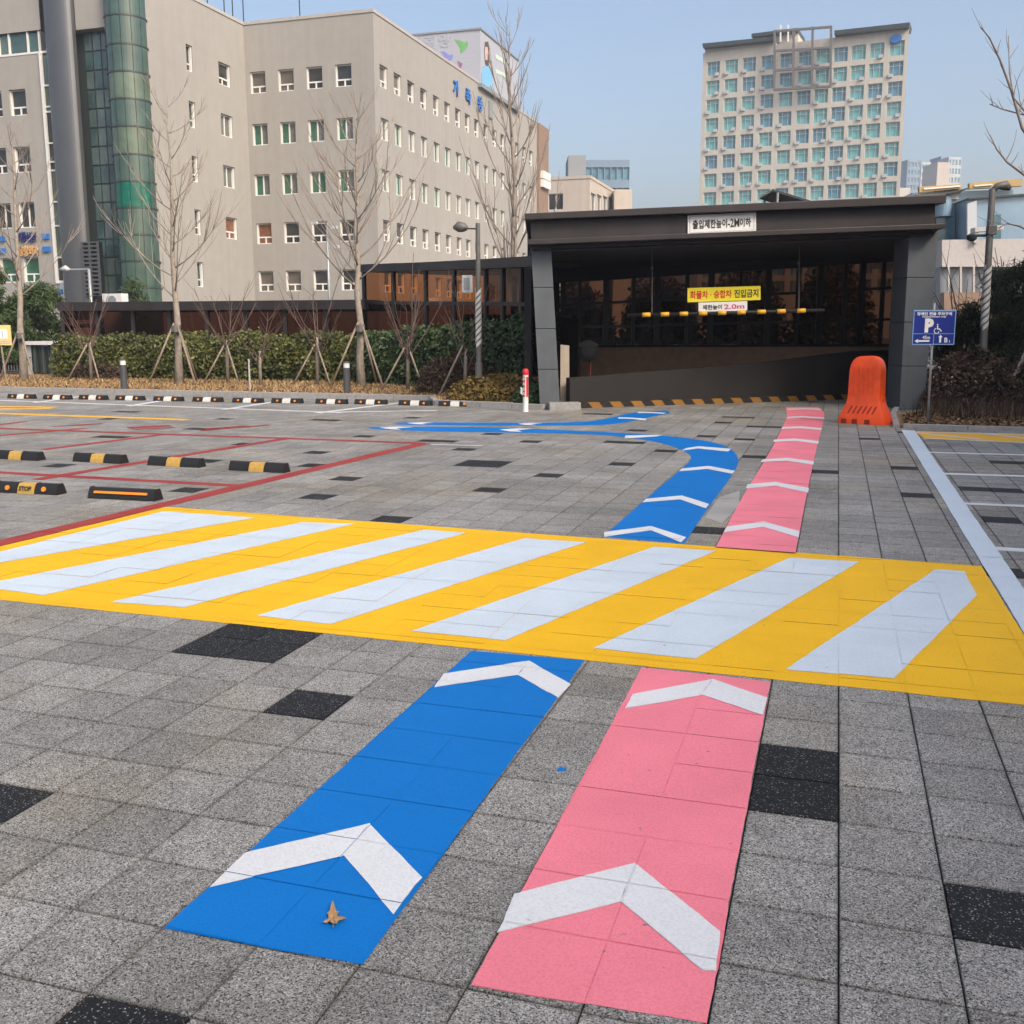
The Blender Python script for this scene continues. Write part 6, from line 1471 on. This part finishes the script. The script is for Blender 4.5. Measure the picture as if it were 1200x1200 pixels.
# small booth with blue sign
q = atd(29, 400, 36); FK = Frame((q.x, q.y), 0); zt_ = q.z - .12; x1_ = FK.hit(66, 400).x; t = thing('glazed_booth', (q.x, q.y, 0), 'small white roofed glazed booth with a blue sign left of the hedge', 'booth')
xp = FK.hit(38, 420).x
m = MB(); m.box((-.1, -.15, zt_), (x1_ + .2, 1.9, zt_ + .12), T=lambda v: FK.w(*v)); m.build('roof', 'whitep', t)
m = MB(); m.box((0, 0, 0), (xp, 1.7, zt_), T=lambda v: FK.w(*v)); m.build('white_panel', 'palegrey', t)
for k in range(6):
    xx = xp + (x1_ - xp) * k / 6; m = MB(); m.box((xx + .02, .04, .15), (xx + (x1_ - xp) / 6 - .02, .06, zt_ - .05), T=lambda v: FK.w(*v)); m.build('pane', 'pane_d' if k % 2 else 'dglass2', t)
    m = MB(); m.box((xx - .03, 0, 0), (xx + .02, .08, zt_), T=lambda v: FK.w(*v)); m.build('post', 'mull', t)
a, b = FK.hit(47, 400, -.02), FK.hit(57, 406, -.02); m = MB(); m.box((a.x, -.05, b.z), (b.x, -.01, a.z), T=lambda v: FK.w(*v)); m.build('blue_sign', 'inkblue', t)
a, b = FK.hit(27.5, 408, -.02), FK.hit(31, 412, -.02); m = MB(); m.box((a.x, -.03, b.z), (b.x, -.005, a.z), T=lambda v: FK.w(*v)); m.build('yellow_sticker', 'signy', t)
# small white shed behind
q = atd(59, 384, 42); q2 = atd(82, 384, 42); m = MB(); m.box((q.x, q.y, 0), (q2.x, q.y + 1.6, q.z)); t = thing('white_shed', (q.x, q.y, 0), 'small white shed behind the left end of the hedge', 'shed'); m.build('walls', 'whitep', t)
m = MB(); m.hexa([Vector((q.x - .1, q.y - .15, q.z)), Vector((q2.x + .1, q.y - .15, q.z)), Vector((q2.x + .1, q.y + 1.8, q.z + .25)), Vector((q.x - .1, q.y + 1.8, q.z + .25)), Vector((q.x - .1, q.y - .15, q.z + .06)), Vector((q2.x + .1, q.y - .15, q.z + .06)), Vector((q2.x + .1, q.y + 1.8, q.z + .33)), Vector((q.x - .1, q.y + 1.8, q.z + .33))]); m.build('roof', 'palegrey', t)
# far street lamp and camera pole
def farlamp(px, ybase, ytop, dep, armpx, label):
    a = atd(px, ytop, dep); t = thing('street_lamp', (a.x, a.y, 0), label, 'street lamp'); m = MB(); m.tube([Vector((a.x, a.y, 0)), a], [.09, .06], 8); m.build('pole', 'galv', t, smooth=True)
    b = atd(armpx + 12, ytop + 1, dep); c = atd(armpx, ytop + 1, dep); m = MB(); m.tube([a - UPZ * .02, b], .04, 6); m.build('arm', 'galv', t); m = MB(); m.tube([b, b.lerp(c, .4) + UPZ * .05, c], [.05, .14, .05], 8); m.build('lamp_head', 'palegrey', t, smooth=True)
farlamp(104, 350, 315, 44, 70, 'distant street lamp with horizontal arm in front of the metal column')
a = atd(383, 262, 46); t = thing('camera_pole', (a.x, a.y, 0), 'thin grey pole with cameras in front of the beige building', 'camera pole'); m = MB(); m.tube([Vector((a.x, a.y, 0)), a], [.07, .05], 8); m.build('pole', 'galv', t, smooth=True)
for dx, y in ((-.55, 262), (.45, 268), (.5, 290)):
    z = atd(383, y, 46).z; m = MB(); m.tube([Vector((a.x, a.y, z)), Vector((a.x + dx, a.y - .1, z + .03))], .02, 5); m.box((a.x + dx - .14, a.y - .22, z - .03), (a.x + dx + .14, a.y - .06, z + .10)); m.build('camera', 'palegrey', t)
a = atd(131, 347, 40); m = MB(); m.box((a.x - .45, a.y, 0), (a.x + .45, a.y + .4, a.z + .1)); t = thing('air_conditioner', (a.x, a.y, 0), 'white outdoor air conditioner unit beside the metal column foot', 'air conditioner'); m.build('casing', 'whitep', t)
m = MB(); 
for k in range(14):
    b0, b1 = 2 * pi * k / 14, 2 * pi * (k + 1) / 14; m.quad(Vector((a.x, a.y - .012, a.z - .18)), Vector((a.x + .2 * cos(b0), a.y - .012, a.z - .18 + .2 * sin(b0))), Vector((a.x + .2 * cos(b1), a.y - .012, a.z - .18 + .2 * sin(b1))))
m.build('fan_grille', 'greyb', t)

# ------------------------------------------------------------------ hazy winter air
mb = MB(); mb.box((-720, -80, -1.06), (720, 920, 82)); hz = mb.build('haze', 'ground'); hm = bpy.data.materials.new('haze_air'); hm.use_nodes = True
ns = hm.node_tree.nodes; ns.remove(ns['Principled BSDF']); pv = ns.new('ShaderNodeVolumePrincipled'); pv.inputs['Color'].default_value = (.80, .86, .95, 1); pv.inputs['Density'].default_value = .0007; pv.inputs['Anisotropy'].default_value = .2
hm.node_tree.links.new(pv.outputs[0], ns['Material Output'].inputs['Volume']); hz.data.materials.clear(); hz.data.materials.append(hm); tag(hz, kind='stuff')

# ------------------------------------------------------------------ unseen building added along the right side of the yard to shade the paving
nb = thing('shade_building', (9.5, 10, 0), 'long whitish two storey building added unseen along the right side of the yard to shade it', 'building')
FNB = Frame((9.5, 26), -pi / 2); hl = [(2 + 3.4 * i, 4 + 3.4 * i, 1.0 + 3.9 * j, 2.8 + 3.9 * j) for i in range(20) for j in range(2)]
m = MB(); holes_wall(m, FNB, 0, 70, 0, 9.9, hl, .2); m.box((9.9, -44, 0), (22, 26, 9.8)); m.build('walls', 'white_wall', nb)
m = MB()
for h in hl: m.quad(FNB.w(h[0], .18, h[2]), FNB.w(h[1], .18, h[2]), FNB.w(h[1], .18, h[3]), FNB.w(h[0], .18, h[3]))
m.build('windows', 'pane_d', nb)
